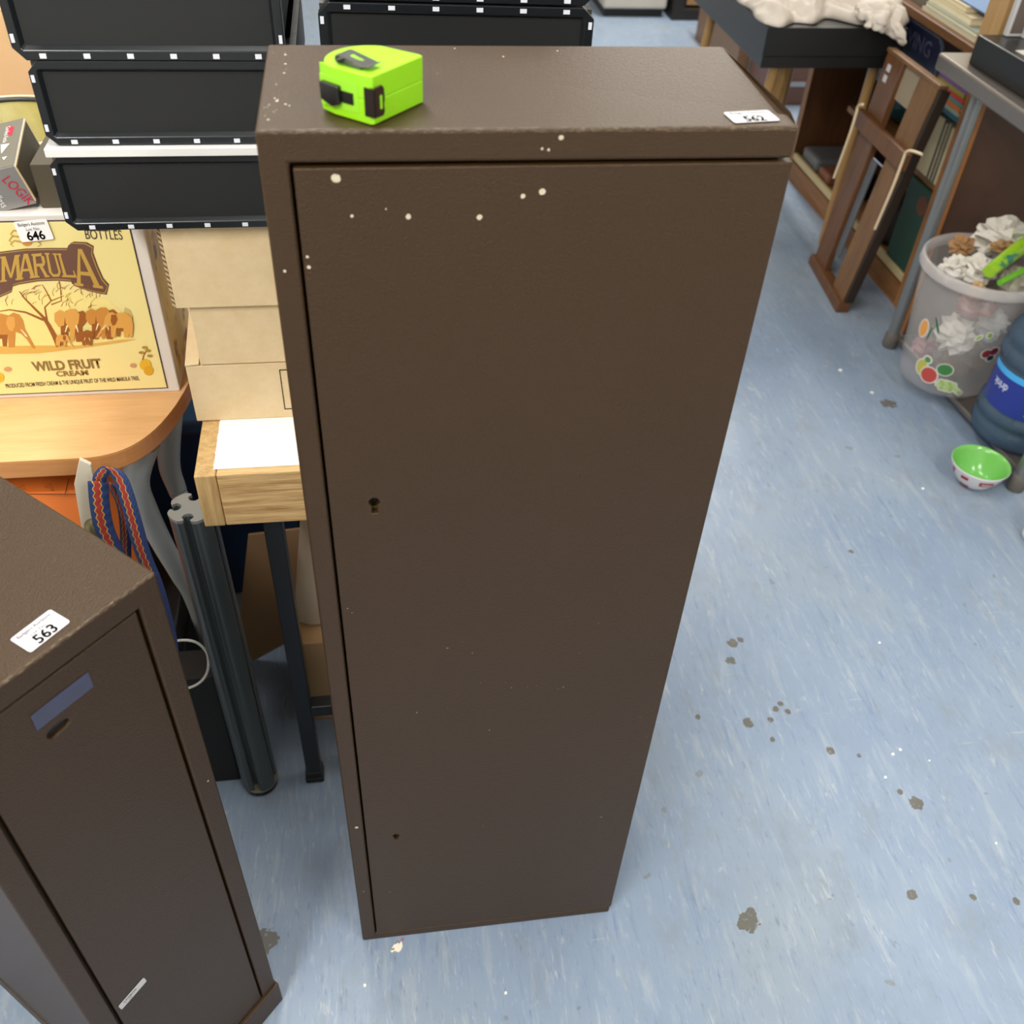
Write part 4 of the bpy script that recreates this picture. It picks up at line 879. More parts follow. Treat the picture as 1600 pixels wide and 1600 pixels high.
for i, (y0, y1, zz) in enumerate([(1.900, 1.935, .570), (1.936, 1.952, .575), (1.953, 1.972, .568), (1.973, 2.050, .575)]):
    book('book', ['thick cream paged book nearest the steel table in the bookcase', 'thin cream paged book standing second from the steel table', 'narrow cream paged book standing third from the steel table', 'widest cream paged book standing in the bookcase'][i], XB+0.01, 1.96, y0, y1, 0.3935, zz, '6a6a5c', 'stand', grp='cream paged books standing in the bookcase')
MB_g = thing('green_box', 'dark green box file on the lower shelf of the bookcase', 'box', (1.88, 1.96, 0.0955))
MB().box(XB+0.008, 1.98, 1.905, 2.05, 0.0955, 0.372).build('box_body', plain('dark_green_m', '24483a', 0.5), MB_g, world=True, bevel=0.003)
MB().lathe([(0.03, 0), (0.03, 0.001)], n=24).build('round_label', plain('rust_label_m', '6b4026', 0.5), MB_g).matrix_local = Matrix.Translation((-0.0925, -0.02, 0.225)) @ Matrix.Rotation(math.pi/2, 4, 'Y')
tag(MB().lathe([(0.0, 0.0), (0.085, 0.0), (0.095, 0.03), (0.095, 0.05), (0.085, 0.12), (0.06, 0.15), (0, 0.16)], (1.89, 2.17, 0.0955), 32).build('dark_pot', plain('dark_pot_m', '262524', 0.5), None), 'rounded dark pot on the bottom shelf of the bookcase', 'pot')
tag(MB().lathe([(0, 0), (0.06, 0), (0.12, 0.05), (0.13, 0.11), (0.10, 0.17), (0.05, 0.20), (0.045, 0.22), (0, 0.22)], (1.96, 2.44, 0.3935), 36).build('teal_vase', plain('teal_glaze_m', '16444c', 0.12), None), 'dark teal glazed vase inside the bookcase under the black table', 'vase')
# things on the bottom shelf at the far end
tag(MB().box(1.80, 1.95, 2.60, 2.70, 0.0955, 0.135).build('brown_tin', plain('redbrown_m', '7a4a34', 0.5), None, bevel=0.01), 'reddish brown tin on the bottom shelf, near the wooden leg', 'tin')
tag(MB().box(1.80, 2.0, 2.72, 2.87, 0.0955, 0.145).build('grey_packet', plain('grey_packet_m', '66676a', 0.4), None, bevel=0.012), 'grey packet on the bottom shelf at the far end', 'packet')
tag(MB().box(1.81, 1.98, 2.47, 2.58, 0.0955, 0.155).build('black_packet', plain('black_packet_m', '17181b', 0.4), None, bevel=0.01), 'black packet on the bottom shelf, nearest of the small items', 'packet')
# navy sign leaning at the bookcase front
sg = thing('navy_sign', 'dark navy sign with rounded corner and faded grey words, hanging under the bookcase top', 'sign', (1.77, 2.25, 0.5))
ms = plain('navy_sign_m', '12152c', 0.4); mst = plain('sign_edge_m', '3b4250', 0.4)
outl = [(2.075, 0.545), (2.45, 0.545), (2.45, 0.76), (2.11, 0.76), (2.085, 0.745), (2.075, 0.72)]
MB().prism(outl, 'x', 1.772, 1.778).build('sign_board', mst, sg, world=True)
MB().prism([(2.085, 0.55), (2.45, 0.55), (2.45, 0.755), (2.115, 0.755), (2.093, 0.742), (2.085, 0.72)], 'x', 1.7705, 1.7722).build('sign_face', ms, sg, world=True)
mtx = plain('sign_text_m', '3c4056', 0.5)
inv = wmat(sg).inverted()
for s_, y_, z_ in (('MOVING', 2.395, 0.695), ('ICE', 2.275, 0.610)):
    text(sg, s_, inv @ frame((1.7700, y_, z_), (0, -1, 0), (0, 0, 1)), 0.06, mtx, 'sign_text', 'LEFT', 0.01, 1.1)
# books on top
zt0 = 0.7905
specs = [(1.785, 1.985, 1.955, 2.285, 'b8ae98', .010), (1.79, 1.98, 1.965, 2.28, '8f9c93', .014), (1.80, 1.97, 2.03, 2.285, 'cfc3a2', .020), (1.805, 1.96, 2.08, 2.285, 'c2b48e', .016), (1.82, 1.97, 1.99, 2.20, '5f86b8', .004)]
z = zt0; nm = ['lowest wide magazine in the pile on the bookcase, its green corner showing', 'second magazine up in the pile on the bookcase', 'thick cream edged book in the middle of the pile on the bookcase', 'upper cream edged book in the pile on the bookcase', 'blue covered magazine on top of the pile on the bookcase']
for i, (a, b_, c_, d_, col, t_) in enumerate(specs):
    book('magazine', nm[i], a, b_, c_, d_, z, z+t_-0.0004, col, 'lying_out', 'e2d7b6', 'magazines piled on the bookcase'); z += t_
z = zt0
for i in range(7):
    z0_ = z; z += 0.006
    book('newspaper', ['thin grey newspaper folded in the pile beside the cloth'][0], 1.80, 1.98, 2.30, 2.56, z0_, z-0.0004, '6f6a5e', 'lying_out', '9b9482', 'thin newspapers piled beside the cloth')
pb = thing('pine_box', 'tall pale pine box standing on the bookcase beside the magazines', 'box', (1.9, 1.91, 0.7905))
lp_ = wood('pale_pine_m', 'a07c4e', 'b89463', (14, 14, 1.2), 0.5, None, 0.04, 3)
MB().box(1.78, 2.02, 1.855, 1.945, 0.7905, 1.20).build('box_body', lp_, pb, world=True, bevel=0.002)
MB().box(1.84, 1.88, 1.852, 1.855, 0.7905, 1.20).build('batten', wood('tan_batten_m', '8f693c', '9c7747', (14, 14, 1.2), 0.5), pb, world=True)

# ------------------------------------------------------------------ black table with wooden legs and white cloth
kt = thing('black_table', 'thick topped black table on round wooden legs, carrying a white cloth', 'table', (1.5, 2.5, 0))
mk = plain('black_laminate_m', '151617', 0.33); 
MB().box(1.289, 1.735, 2.235, 3.0, 0.668, 0.750).build('tabletop', mk, kt, world=True, bevel=0.002)
MB().box(1.292, 1.732, 2.238, 2.997, 0.634, 0.6665).build('apron', mk, kt, world=True, bevel=0.001)
lw = wood('leg_wood_m', '9a7442', 'a98450', (40, 40, 3.0), 0.4)
for (tp, ft) in (((1.354, 2.275), (1.395, 2.47)), ((1.405, 2.32), (1.455, 2.52)), ((1.695, 2.30), (1.70, 2.335)), ((1.36, 2.93), (1.32, 2.97)), ((1.69, 2.93), (1.72, 2.97))):
    MB().tube([(*tp, 0.634), ((tp[0]+ft[0])/2, (tp[1]+ft[1])/2, 0.317), (*ft, 0.0)], [0.0165, 0.016, 0.011], 20).build('leg', lw, kt, world=True)
# crumpled cloth
cx0, cx1, cy0, cy1 = 1.285, 1.76, 2.275, 2.80
cloth = MB()
def cf(u, v_):
    e = noise.noise(Vector((u*5.0, 0.3, v_*4.0)))
    x = cx0+(cx1-cx0)*u + 0.02*noise.noise(Vector((u*3, v_*5, 2.2)))
    front = 0.030*math.sin(u*9.0+0.5)+0.02*math.sin(u*23)
    y = cy0+(cy1-cy0)*v_ - (1-v_)*front
    r1 = 1-abs(noise.noise(Vector((u*6+v_*3.0, v_*6-u*2, 0.0))))*2.2
    r2 = 1-abs(noise.noise(Vector((u*13-v_*4, v_*11+u*3, 5.0))))*2.0
    env = min(1, (min(u, 1-u)*9))**0.5*min(1, (min(v_, 1-v_)*8))**0.5
    z_ = 0.7525+env*(0.026+0.030*max(0, r1)+0.014*max(0, r2)+0.02*e)
    return Vector((x, y, z_))
cloth.grid(cf, 110, 110)
co_ = tag(cloth.build('white_cloth', plain('cloth_m', 'c4bbb0', 0.9, vary=0.05, bump=0.1, bscale=500), None, solid=0.004, fix=False), 'crumpled off white cloth heaped on the black table', 'cloth')
# corner that hangs over the front right of the table
lob = MB()
def lf(u, v_):
    x = 1.575+0.125*u+0.01*math.sin(v_*9+u*5); a = v_*2.2
    y = 2.30-0.105*v_ + 0.012*math.sin(u*11)
    z_ = 0.790+0.02*math.sin(u*math.pi)-0.065*max(0, v_-0.40)*(0.4+1.2*u)+0.008*noise.noise(Vector((u*9, v_*9, 1)))
    if v_ > 0.9: z_ -= 0.01
    return Vector((x, y, z_))
lob.grid(lf, 40, 40); o_ = lob.build('hanging_corner', bpy.data.materials['cloth_m'], co_, world=True, solid=0.022, fix=False)
o_.modifiers.new('u', 'SUBSURF').render_levels = 1

# ------------------------------------------------------------------ leaning wooden frame with cords
ez = thing('wooden_frame', 'brown wooden frame with a cross bar and cream cords, leaning upright before the bookcase', 'frame', (1.60, 2.02, 0))
we = wood('stained_oak_m', '53341d', '6b4629', (12, 12, 1.2), 0.45, None, 0.08, 4); we2 = wood('stained_oak_pale_m', '5f4228', '7a5836', (12, 12, 1.2), 0.5, None, 0.06, 4)
def ez_pt(s, h, out_=0.0):     # s: 0 far stile .. 1 near stile; h: height along; out_: towards the aisle
    fl_ = Vector((1.607, 2.187, 0)).lerp(Vector((1.575, 1.865, 0)), s); tp_ = Vector((1.660, 2.188, 0.700)).lerp(Vector((1.660, 1.850, 0.700)), s)
    p = fl_.lerp(tp_, h/0.70); return p+Vector((-1, 0.03, 0.08))*out_
def ez_bar(s0, s1, h0, h1, o0, o1, name, mat, bev=0.0025):
    vs_ = [ez_pt(s, h, o) for h in (h0, h1) for o in (o0, o1) for s in (s0, s1)]
    return MB().add(vs_, [(0, 2, 3, 1), (4, 5, 7, 6), (0, 1, 5, 4), (2, 6, 7, 3), (0, 4, 6, 2), (1, 3, 7, 5)]).build(name, mat, ez, world=True, bevel=bev)
ez_bar(0.02, 0.34, 0.03, 0.70, -0.022, 0.0, 'stile', we); ez_bar(0.66, 0.98, 0.03, 0.70, -0.022, 0.0, 'stile', we2)
ez_bar(-0.02, 1.02, 0.0, 0.035, -0.03, 0.012, 'bottom_rail', we); ez_bar(0.0, 1.0, 0.70, 0.712, -0.026, 0.002, 'top_rail', we2)
ez_bar(-0.06, 1.06, 0.475, 0.525, 0.001, 0.022, 'cross_bar', we)
ez_bar(0.34, 0.66, 0.60, 0.70, -0.018, -0.012, 'inset_panel', plain('grey_board_m', '8c7f69', 0.6)); ez_bar(0.35, 0.47, 0.10, 0.42, -0.02, -0.013, 'inset_panel', plain('grey_metal_strip_m', '5a5e63', 0.4))
ez_bar(0.98, 1.02, 0.035, 0.70, -0.035, -0.004, 'edge_strip', plain('dark_edge_m', '2a1d14', 0.5))
for (hh) in (0.625, 0.655): ez_bar(0.10, 0.17, hh, hh+0.020, 0.0005, 0.0010, 'paper_tag', M_sticker)
mc_ = plain('cord_m', 'd9c4a0', 0.55)
for pts in ([(1348, 163), (1341, 166), (1337, 180), (1326, 215), (1303, 278)], [(1440, 241), (1425, 236), (1416, 238), (1411, 250), (1394, 295), (1367, 358)]):
    pp_ = smooth_path([on_x(px, py, 1.595-0.0*i) for i, (px, py) in enumerate(pts)])
    MB().tube(pp_, 0.0042, 10).build('cord', mc_, ez, world=True)

# ------------------------------------------------------------------ steel work table with lower shelf
stl = thing('steel_table', 'stainless steel work table at the right edge with a lower shelf', 'table', (1.85, 1.38, 0))
m_ss = plain('brushed_steel_m', '857d76', 0.32, metal=0.75, bump=0.05, bscale=40)
m_sl = plain('steel_leg_m', '8b8d8c', 0.35, metal=0.7)
top = rrect(0.60, 0.88, 0.012); MB().prism([(1.600+x, 0.935+y) for x, y in top], 'z', 0.768, 0.810).build('tabletop', m_ss, stl, world=True, bevel=0.007, seg=3)
for (x, y) in ((1.655, 1.655), (1.693, 0.975), (2.15, 1.655), (2.15, 0.975)):
    MB().tube([(x, y, 0.02), (x, y, 0.768)], 0.0175, 24).build('leg', m_sl, stl, world=True)
    MB().lathe([(0.021, 0.0), (0.024, 0.012), (0.0215, 0.045), (0.0185, 0.05)], (x, y, 0), 24).build('foot', plain('grey_foot_m', '5f5b55', 0.6), stl, world=True)
SHZ = 0.045
MB().add([(1.662, 1.640, 0.028), (1.700, 0.99, 0.028), (2.15, 0.99, 0.028), (2.15, 1.640, 0.028), (1.662, 1.640, SHZ), (1.700, 0.99, SHZ), (2.15, 0.99, SHZ), (2.15, 1.640, SHZ)], [(0, 3, 2, 1), (4, 5, 6, 7), (0, 1, 5, 4), (1, 2, 6, 5), (2, 3, 7, 6), (3, 0, 4, 7)]).build('lower_shelf', m_ss, stl, world=True, bevel=0.003)
# plywood cupboard under it
ply = NT('ply_edge_m'); wv = ply.n('ShaderNodeTexWave', bands_direction='Y'); wv.inputs['Scale'].default_value = 34; ply.l(ply.coord(), wv.inputs['Vector']); ply = ply.set(ply.ramp(wv.outputs['Fac'], [(0.2, '8a5526'), (0.8, 'b97a3c')]), 0.5)
cu = thing('plywood_board', 'brown plywood cupboard side standing under the steel table', 'board', (2.0, 1.74, 0))
MB().box(1.728, 2.5, 1.712, 1.752, 0.0, 0.755).build('board_face', wood('brown_board_m', '442a18', '563823', (1.2, 8, 1.2), 0.45, [(1.86, 1.71, .60, .008), (1.87, 1.71, .51, .009), (1.79, 1.71, .42, .006)], 0.05, 3), cu, world=True, bevel=0.001)
MB().box(1.7262, 1.7279, 1.7125, 1.7515, 0.002, 0.753).build('board_edge', ply, cu, world=True)
# black device and picture on the steel table
dv_ = thing('black_device', 'flat black electronic device on the steel table', 'device', (1.8, 1.5, 0.81))
MB().prism([(1.637, 1.722), (1.655, 1.18), (2.0, 1.18), (2.0, 1.722)], 'z', 0.8105, 0.880).build('casing', plain('device_m', '18191a', 0.32), dv_, world=True, bevel=0.003)
tag(MB().add([(1.665, 1.59, 0.8806), (1.68, 1.40, 0.8806), (1.86, 1.42, 0.8806), (1.83, 1.62, 0.8806)], [(0, 1, 2, 3)]).build('leaflet', plain('leaflet_m', 'b7b2a8', 0.5), None, solid=0.001), 'pale leaflet lying on the black device', 'leaflet')
mo = thing('silver_panel', 'grey panel with a silver frame standing on the black device', 'panel', (1.75, 1.70, 0.8812))
MB().box(1.700, 1.98, 1.700, 1.716, 0.8812, 1.20).build('surround', plain('silver_frame_m', 'b9b9bb', 0.35), mo, world=True, bevel=0.002)
MB().box(1.708, 1.97, 1.6985, 1.6998, 0.889, 1.19).build('grey_face', plain('grey_face_m', '5c524c', 0.4), mo, world=True)
MB().box(1.7405, 1.98, 1.688, 1.6984, 0.8812, 1.20).build('corner_post', plain('silver_frame_m', 'b9b9bb', 0.35), mo, world=True)
# ------------------------------------------------------------------ clear bin with fruit stickers
BC = Vector((1.700, 1.425, SHZ+0.0005)); BH, RB, RTp = 0.360, 0.126, 0.163
bn = thing('clear_bin', 'clear plastic bin with fruit stickers, full of waste paper, on the lower steel shelf', 'bin', tuple(BC))
m_cl = NT('clear_plastic_m'); tr = m_cl.n('ShaderNodeBsdfTransparent'); tr.inputs[0].default_value = (0.99, 0.99, 1.0, 1)
mx = m_cl.n('ShaderNodeMixShader'); mx.inputs[0].default_value = 0.16; m_cl.set('e8e5e2', 0.2); m_cl.l(tr.outputs[0], mx.inputs[1]); m_cl.l(m_cl.bs.outputs[0], mx.inputs[2]); m_cl.l(mx.outputs[0], m_cl.out.inputs[0]); m_cl = m_cl.m
m_cl2 = NT('clear_rim_m'); tr = m_cl2.n('ShaderNodeBsdfTransparent'); mx = m_cl2.n('ShaderNodeMixShader'); mx.inputs[0].default_value = 0.42; m_cl2.set('cfc9c6', 0.3); m_cl2.l(tr.outputs[0], mx.inputs[1]); m_cl2.l(m_cl2.bs.outputs[0], mx.inputs[2]); m_cl2.l(mx.outputs[0], m_cl2.out.inputs[0]); m_cl2 = m_cl2.m
def rbin(z): return RB+(RTp-RB)*(z/BH)
MB().lathe([(0.0, 0.0), (RB-0.01, 0.0), (RB, 0.010), (RTp-0.002, BH), (RTp-0.005, BH), (RB-0.003, 0.012), (RB-0.012, 0.004), (0.0, 0.004)], n=64, close=False).build('bin_body', m_cl, bn)
MB().lathe([(RTp-0.004, BH-0.030), (RTp+0.005, BH-0.030), (RTp+0.008, BH-0.024), (RTp+0.006, BH-0.004), (RTp+0.003, BH), (RTp-0.004, BH)], n=64, close=True).build('rim', m_cl2, bn)
CA = math.atan2(CAM.y-BC.y, CAM.x-BC.x)
def wrapf(c, rf, u0, v0, e=0.0012, a0=None):
    a_ = CA if a0 is None else a0
    def f(x, y):
        zz = v0+y; r = rf(zz)+e; th_ = a_+(u0+x)/rf(zz); return Vector((r*math.cos(th_), r*math.sin(th_), zz))
    return f
def decal(name, u, v_, pts, col, e=0.0012, parent=bn, rf=rbin, a0=None):
    f = wrapf(BC, rf, u, v_, e, a0); b = MB(); n_ = len(pts)
    b.add([f(0, 0)]+[f(*p) for p in pts], [(0, 1+i, 1+(i+1) % n_) for i in range(n_)]); return b.build(name, plain('decal_'+col, col, 0.35), parent, fix=False)
def ell(rx, ry, n=18, rot=0): return [(rx*math.cos(2*math.pi*i/n)*math.cos(rot)-ry*math.sin(2*math.pi*i/n)*math.sin(rot), rx*math.cos(2*math.pi*i/n)*math.sin(rot)+ry*math.sin(2*math.pi*i/n)*math.cos(rot)) for i in range(n)]
def fruit(u, v_, rx, ry, col, rot=0, border=0.004, k=0):
    decal('sticker_border', u, v_, ell(rx+border, ry+border, 18, rot), 'd7d3cb', 0.0010+k*0.0006); return decal('fruit_sticker', u, v_, ell(rx, ry, 18, rot), col, 0.0014+k*0.0006)
fruit(-0.095, 0.185, 0.013, 0.026, 'dd9a4c'); fruit(-0.060, 0.215, 0.004, 0.026, '2e5a3c', 0.5, 0.001); fruit(-0.072, 0.18, 0.0035, 0.026, '35604a', -0.1, 0.001)
fruit(-0.058, 0.075, 0.016, 0.024, 'b9b44e', 0.1); fruit(-0.032, 0.062, 0.022, 0.024, 'b8493f', 0, .004, 1); fruit(0.002, 0.095, 0.020, 0.018, '3f7d3f', 0.3, .003, 1); fruit(-0.050, 0.105, 0.009, 0.009, '4f8a4a', 0, .005)
for i, (du, dv2) in enumerate([(0, 0), (.011, .004), (.022, 0), (.033, 0), (.044, -.004), (.005, .011), (.016, .012), (.027, .011), (.038, .008), (.010, -.009), (.022, -.010), (.034, -.010), (.052, -.010), (.060, -.016)]):
    fruit(0.000+du, 0.045+dv2, 0.0065, 0.0065, '9db86a' if i % 2 else 'b3c884', 0, .0035, 2)
fruit(0.088, 0.165, 0.012, 0.013, '94303a'); fruit(0.108, 0.172, 0.012, 0.012, '7a2233'); fruit(0.105, 0.150, 0.010, 0.009, '23303c')
fruit(0.075, 0.225, 0.006, 0.008, '8fae4e', 0.3); fruit(0.05, 0.215, 0.004, 0.009, '9ab65a', -0.6)
# waste
def lump(name, label, cat, c, r, mat, seed, sq=(1, 1, 1), grp='crumpled waste in the clear bin', amp=0.60, n=15, ridge=1.7):
    b = MB(); vs_ = []
    def f(u, v_):
        th_ = 2*math.pi*u; ph = math.pi*v_; d_ = Vector((math.sin(ph)*math.cos(th_), math.sin(ph)*math.sin(th_), math.cos(ph)))
        k_ = 1-amp*abs(noise.noise(d_*ridge+Vector((seed*3.1, seed, 0))))*1.6+0.18*noise.cell(d_*2.2+Vector((seed, 0, 0)))*0.3
        return Vector((c[0]+d_.x*r*sq[0]*k_, c[1]+d_.y*r*sq[1]*k_, c[2]+d_.z*r*sq[2]*k_))
    b.grid(f, n, n, smooth=False)
    o = b.build(name, mat, None, fix=True); bm_ = bmesh.new(); bm_.from_mesh(o.data); bmesh.ops.remove_doubles(bm_, verts=bm_.verts, dist=1e-6); bm_.to_mesh(o.data); bm_.free()
    return tag(o, label, cat, grp)
mw = plain('tissue_m', 'cfcac0', 0.8, vary=0.04); mt = plain('kraft_m', 'a07a52', 0.75); mg = plain('grey_waste_m', '8f8576', 0.7); mr = plain('red_waste_m', '8f5a55', 0.6)
def bp(dx, dy, z_): return (BC.x+dx, BC.y+dy, BC.z+z_)
lump('crumpled_paper', 'large white crumpled wrapper at the back of the bin heap', 'paper', bp(.050, .06, .395), .078, mw, 1, (1.1, .9, .75))
lump('crumpled_paper', 'folded white paper at the middle of the bin heap', 'paper', bp(-.035, -.015, .345), .056, mw, 2, (.8, 1.2, .8))
lump('crumpled_paper', 'small white cup shaped paper at the left of the bin heap', 'paper', bp(-.085, .01, .335), .042, mw, 3)
lump('crumpled_paper', 'pale grey crumpled film bag at the right of the bin heap', 'bag', bp(.065, -.055, .325), .050, plain('film_m', 'b9b4a2', 0.4), 4)
lump('brown_wrapper', 'brown paper scrap sticking out at the back of the bin heap', 'paper', bp(-.035, .085, .360), .036, mt, 5)
lump('brown_wrapper', 'brown paper scrap in the middle of the bin heap', 'paper', bp(.025, .0, .402), .032, mt, 6, (1.3, .8, .6))
lump('brown_wrapper', 'tan card scrap at the front of the bin heap', 'paper', bp(-.060, -.075, .318), .026, plain('tan_scrap_m', 'b8966a', .7), 7)
lump('crumpled_paper', 'white crumpled tissue seen through the middle of the bin wall', 'paper', bp(-.045, -.045, .165), .060, mw, 8)
lump('crumpled_paper', 'pale tissue seen through the bin wall, right of the white one', 'paper', bp(.060, -.035, .185), .050, plain('pale_tissue_m', 'cfcdc9', .6), 9)
lump('red_wrapper', 'dull red and grey wrapper seen through the upper bin wall', 'wrapper', bp(-.03, -.06, .260), .052, mr, 10, (1.1, .9, .7))
lump('brown_wrapper', 'brown paper filling the bottom of the bin at the right', 'paper', bp(.030, -.01, .068), .072, plain('dk_kraft_m', '7a644c', .8), 11, (1, 1, .85))
lump('pink_wrapper', 'pinkish wrapper at the bottom left of the bin', 'wrapper', bp(-.070, .03, .08), .038, plain('pink_m', 'b08a8c', .6), 12)
lump('grey_wrapper', 'grey waste in the upper middle of the bin', 'wrapper', bp(.035, .04, .265), .062, mg, 13)
def bag(name, label, pts, r, mat, parent=None):
    return MB().tube(pts, r, 14).build(name, mat, parent, world=True)
snk = thing('snack_sleeve', 'lime green snack sleeve with dark blotches lying across the bin rim', 'wrapper', bp(.04, -.10, BH))
m_sn = NT('snack_print_m'); m_sn = m_sn.set(m_sn.ramp(m_sn.noise(m_sn.coord(), 22, 2), [(0.36, '2f7f6a'), (0.42, '8fc02c'), (0.6, 'a0cc28')]), 0.3)
e0, e1 = on_z(1545, 425, 0.425), on_z(1625, 365, 0.47); bag('sleeve', '', [e0, (e0+e1)/2+Vector((0, 0, .004)), e1], [0.017, 0.020, 0.018], m_sn, snk)
e0, e1 = on_z(1562, 442, 0.412), on_z(1640, 402, 0.44)
gs = thing('green_straw_wrapper', 'thin bright green wrapper under the snack sleeve on the bin', 'wrapper', tuple(e0)); bag('wrapper', '', [e0, e1], [0.008, 0.009], plain('green_wr_m', '6cb52a', .35), gs)
# ------------------------------------------------------------------ blue water bottle
WC = Vector((1.772, 1.150, SHZ+0.0005))
wb = thing('water_bottle', 'large blue ribbed water bottle with a navy label beside the bin', 'bottle', tuple(WC))
m_wb = NT('bottle_plastic_m'); tr = m_wb.n('ShaderNodeBsdfTransparent'); tr.inputs[0].default_value = (*srgb('a9bccd'), 1); mx = m_wb.n('ShaderNodeMixShader'); mx.inputs[0].default_value = 0.32
m_wb.set('6f88a2', 0.06, spec=0.9); m_wb.l(tr.outputs[0], mx.inputs[1]); m_wb.l(m_wb.bs.outputs[0], mx.inputs[2]); m_wb.l(mx.outputs[0], m_wb.out.inputs[0]); m_wb = m_wb.m
R0 = 0.121
prf = [(0, 0.004), (0.09, 0.0), (0.112, 0.004), (R0-0.003, 0.018), (R0, 0.035), (R0-0.002, 0.052), (R0-0.008, 0.060), (R0-0.002, 0.068), (R0, 0.078), (R0-0.001, 0.092), (R0-0.008, 0.098), (R0-0.007, 0.215), (R0-0.009, 0.222), (R0-0.002, 0.230), (R0, 0.245), (R0-0.003, 0.262), (R0-0.010, 0.270), (R0-0.004, 0.278), (R0-0.005, 0.295), (R0-0.018, 0.322), (0.080, 0.350), (0.045, 0.368), (0.029, 0.378), (0.027, 0.412), (0.0, 0.412)]
MB().lathe(prf, n=72).build('bottle_body', m_wb, wb)
MB().lathe([(0.0295, 0.388), (0.031, 0.392), (0.031, 0.418), (0.0285, 0.421), (0, 0.421)], n=32).build('cap', plain('bottle_cap_m', '8fb4d8', .4), wb)
CB = math.atan2(CAM.y-WC.y, CAM.x-WC.x)
rw = lambda z_: R0-0.0075
lab = MB(); f = lambda u, v_: Vector(((R0-0.0062)*math.cos(CB-1.3+u*2.0), (R0-0.0062)*math.sin(CB-1.3+u*2.0), 0.103+0.108*v_)); lab.grid(f, 40, 1)
lb = lab.build('label', plain('navy_label_m', '24348a', .35), wb, fix=False); lb['label'] = 'navy blue label'
lab = MB(); f = lambda u, v_: Vector(((R0-0.0055)*math.cos(CB-1.3+u*2.6), (R0-0.0055)*math.sin(CB-1.3+u*2.6), 0.196+0.017*v_)); lab.grid(f, 40, 1)
lab.build('label_band', plain('sky_band_m', '45a8e6', .35), lb, fix=False)
m_lw = plain('label_white_m', 'c4cbe6', .4)
text(lb, 'drink', None, 0.030, m_lw, 'label_text', 'LEFT', 0.02, 0.85, fn=lambda x, y: (lambda th_, zz: Vector(((R0-0.0052)*math.cos(th_), (R0-0.0052)*math.sin(th_), zz)))(CB-0.52-x/R0, 0.176-y))
b = MB()
def lq(u0, u1, z0_, z1_):
    vs_ = []
    for (u, zz) in ((u0, z0_), (u1, z0_), (u1, z1_), (u0, z1_)): th_ = CB+u/R0; vs_.append(Vector(((R0-0.0050)*math.cos(th_), (R0-0.0050)*math.sin(th_), zz)))
    b.add(vs_, [(0, 1, 2, 3)])
for i in range(6): lq(0.012-0.004*(i % 3), 0.052, 0.111+i*0.0042, 0.1132+i*0.0042)
for q in ((0.030, 0.052, 0.180, 0.186), (0.026, 0.034, 0.160, 0.186), (0.034, 0.050, 0.156, 0.162), (0.038, 0.043, 0.140, 0.158), (0.054, 0.057, 0.140, 0.190), (0.010, 0.020, 0.178, 0.186), (0.008, 0.014, 0.160, 0.176)): lq(*q)
b.build('label_print', m_lw, lb, fix=False)

# ------------------------------------------------------------------ bowl on the floor
BW = Vector((1.592, 1.008, 0.0))
bw = thing('bowl', 'small bowl, lime green inside and white with red marks outside, on the blue floor', 'bowl', tuple(BW))
ro = lambda z_: 0.026+(0.073-0.026)*((max(z_, 0)-0.0)/0.066)**0.55
zs = [0.0, 0.004, 0.010, 0.018, 0.028, 0.040, 0.052, 0.062, 0.066]
MB().lathe([(0.0, 0.001)]+[(ro(z_), z_) for z_ in zs]+[(0.0722, 0.0668)], n=64, cap=False).build('outer_shell', plain('bowl_white_m', 'e4e2e4', .2), bw)
MB().lathe([(0.0722, 0.0670)]+[(ro(z_)-0.0035, z_+0.003) for z_ in zs[::-1][1:]]+[(0.0, 0.006)], n=64, cap=False).build('inner_glaze', plain('bowl_green_m', '74bb5c', .18), bw)
cb_ = math.atan2(CAM.y-BW.y, CAM.x-BW.x)
for (u, v_, sx_, sy_) in ((0.036, 0.043, 0.018, 0.009), (-0.02, 0.046, 0.010, 0.006), (-0.015, 0.012, 0.012, 0.006), (-0.06, 0.045, 0.006, 0.010)):
    f = wrapf(BW, ro, u, v_, 0.0008, cb_); b = MB(); b.grid(lambda a, c_: f((a-0.5)*2*sx_, (c_-0.5)*2*sy_+0.15*(a-.5)*sy_), 8, 4); b.build('red_mark', plain('bowl_red_m', 'b0202c', .25), bw, fix=False)
f = wrapf(BW, ro, 0.036, 0.043, 0.0016, cb_); b = MB(); b.grid(lambda a, c_: f((a-0.5)*2*0.012, (c_-0.5)*2*0.0022), 8, 2); b.build('white_letters', plain('bowl_white_m', 'e4e2e4', .2), bw, fix=False)
# white container and green stem at the right edge
wc = thing('white_container', 'white plastic container with rounded corners, cut off by the right edge', 'container', (1.69, 0.72, 0))
MB().prism([(1.609+x, 0.62+y) for x, y in rrect(0.2, 0.20, 0.03)], 'z', 0.0, 0.09).build('container_body', plain('white_plastic_m', 'd9d8d2', .35), wc, world=True, bevel=0.012, seg=4)
tag(MB().tube([(1.715, 1.000, 0.046), (1.722, 0.996, 0.10), (1.75, 1.0, 0.19)], [0.006, 0.008, 0.004], 10).build('green_cane', plain('green_stem_m', '4f7d3c', .5), None), 'green stem beside the steel table leg, behind the bowl', 'stem')

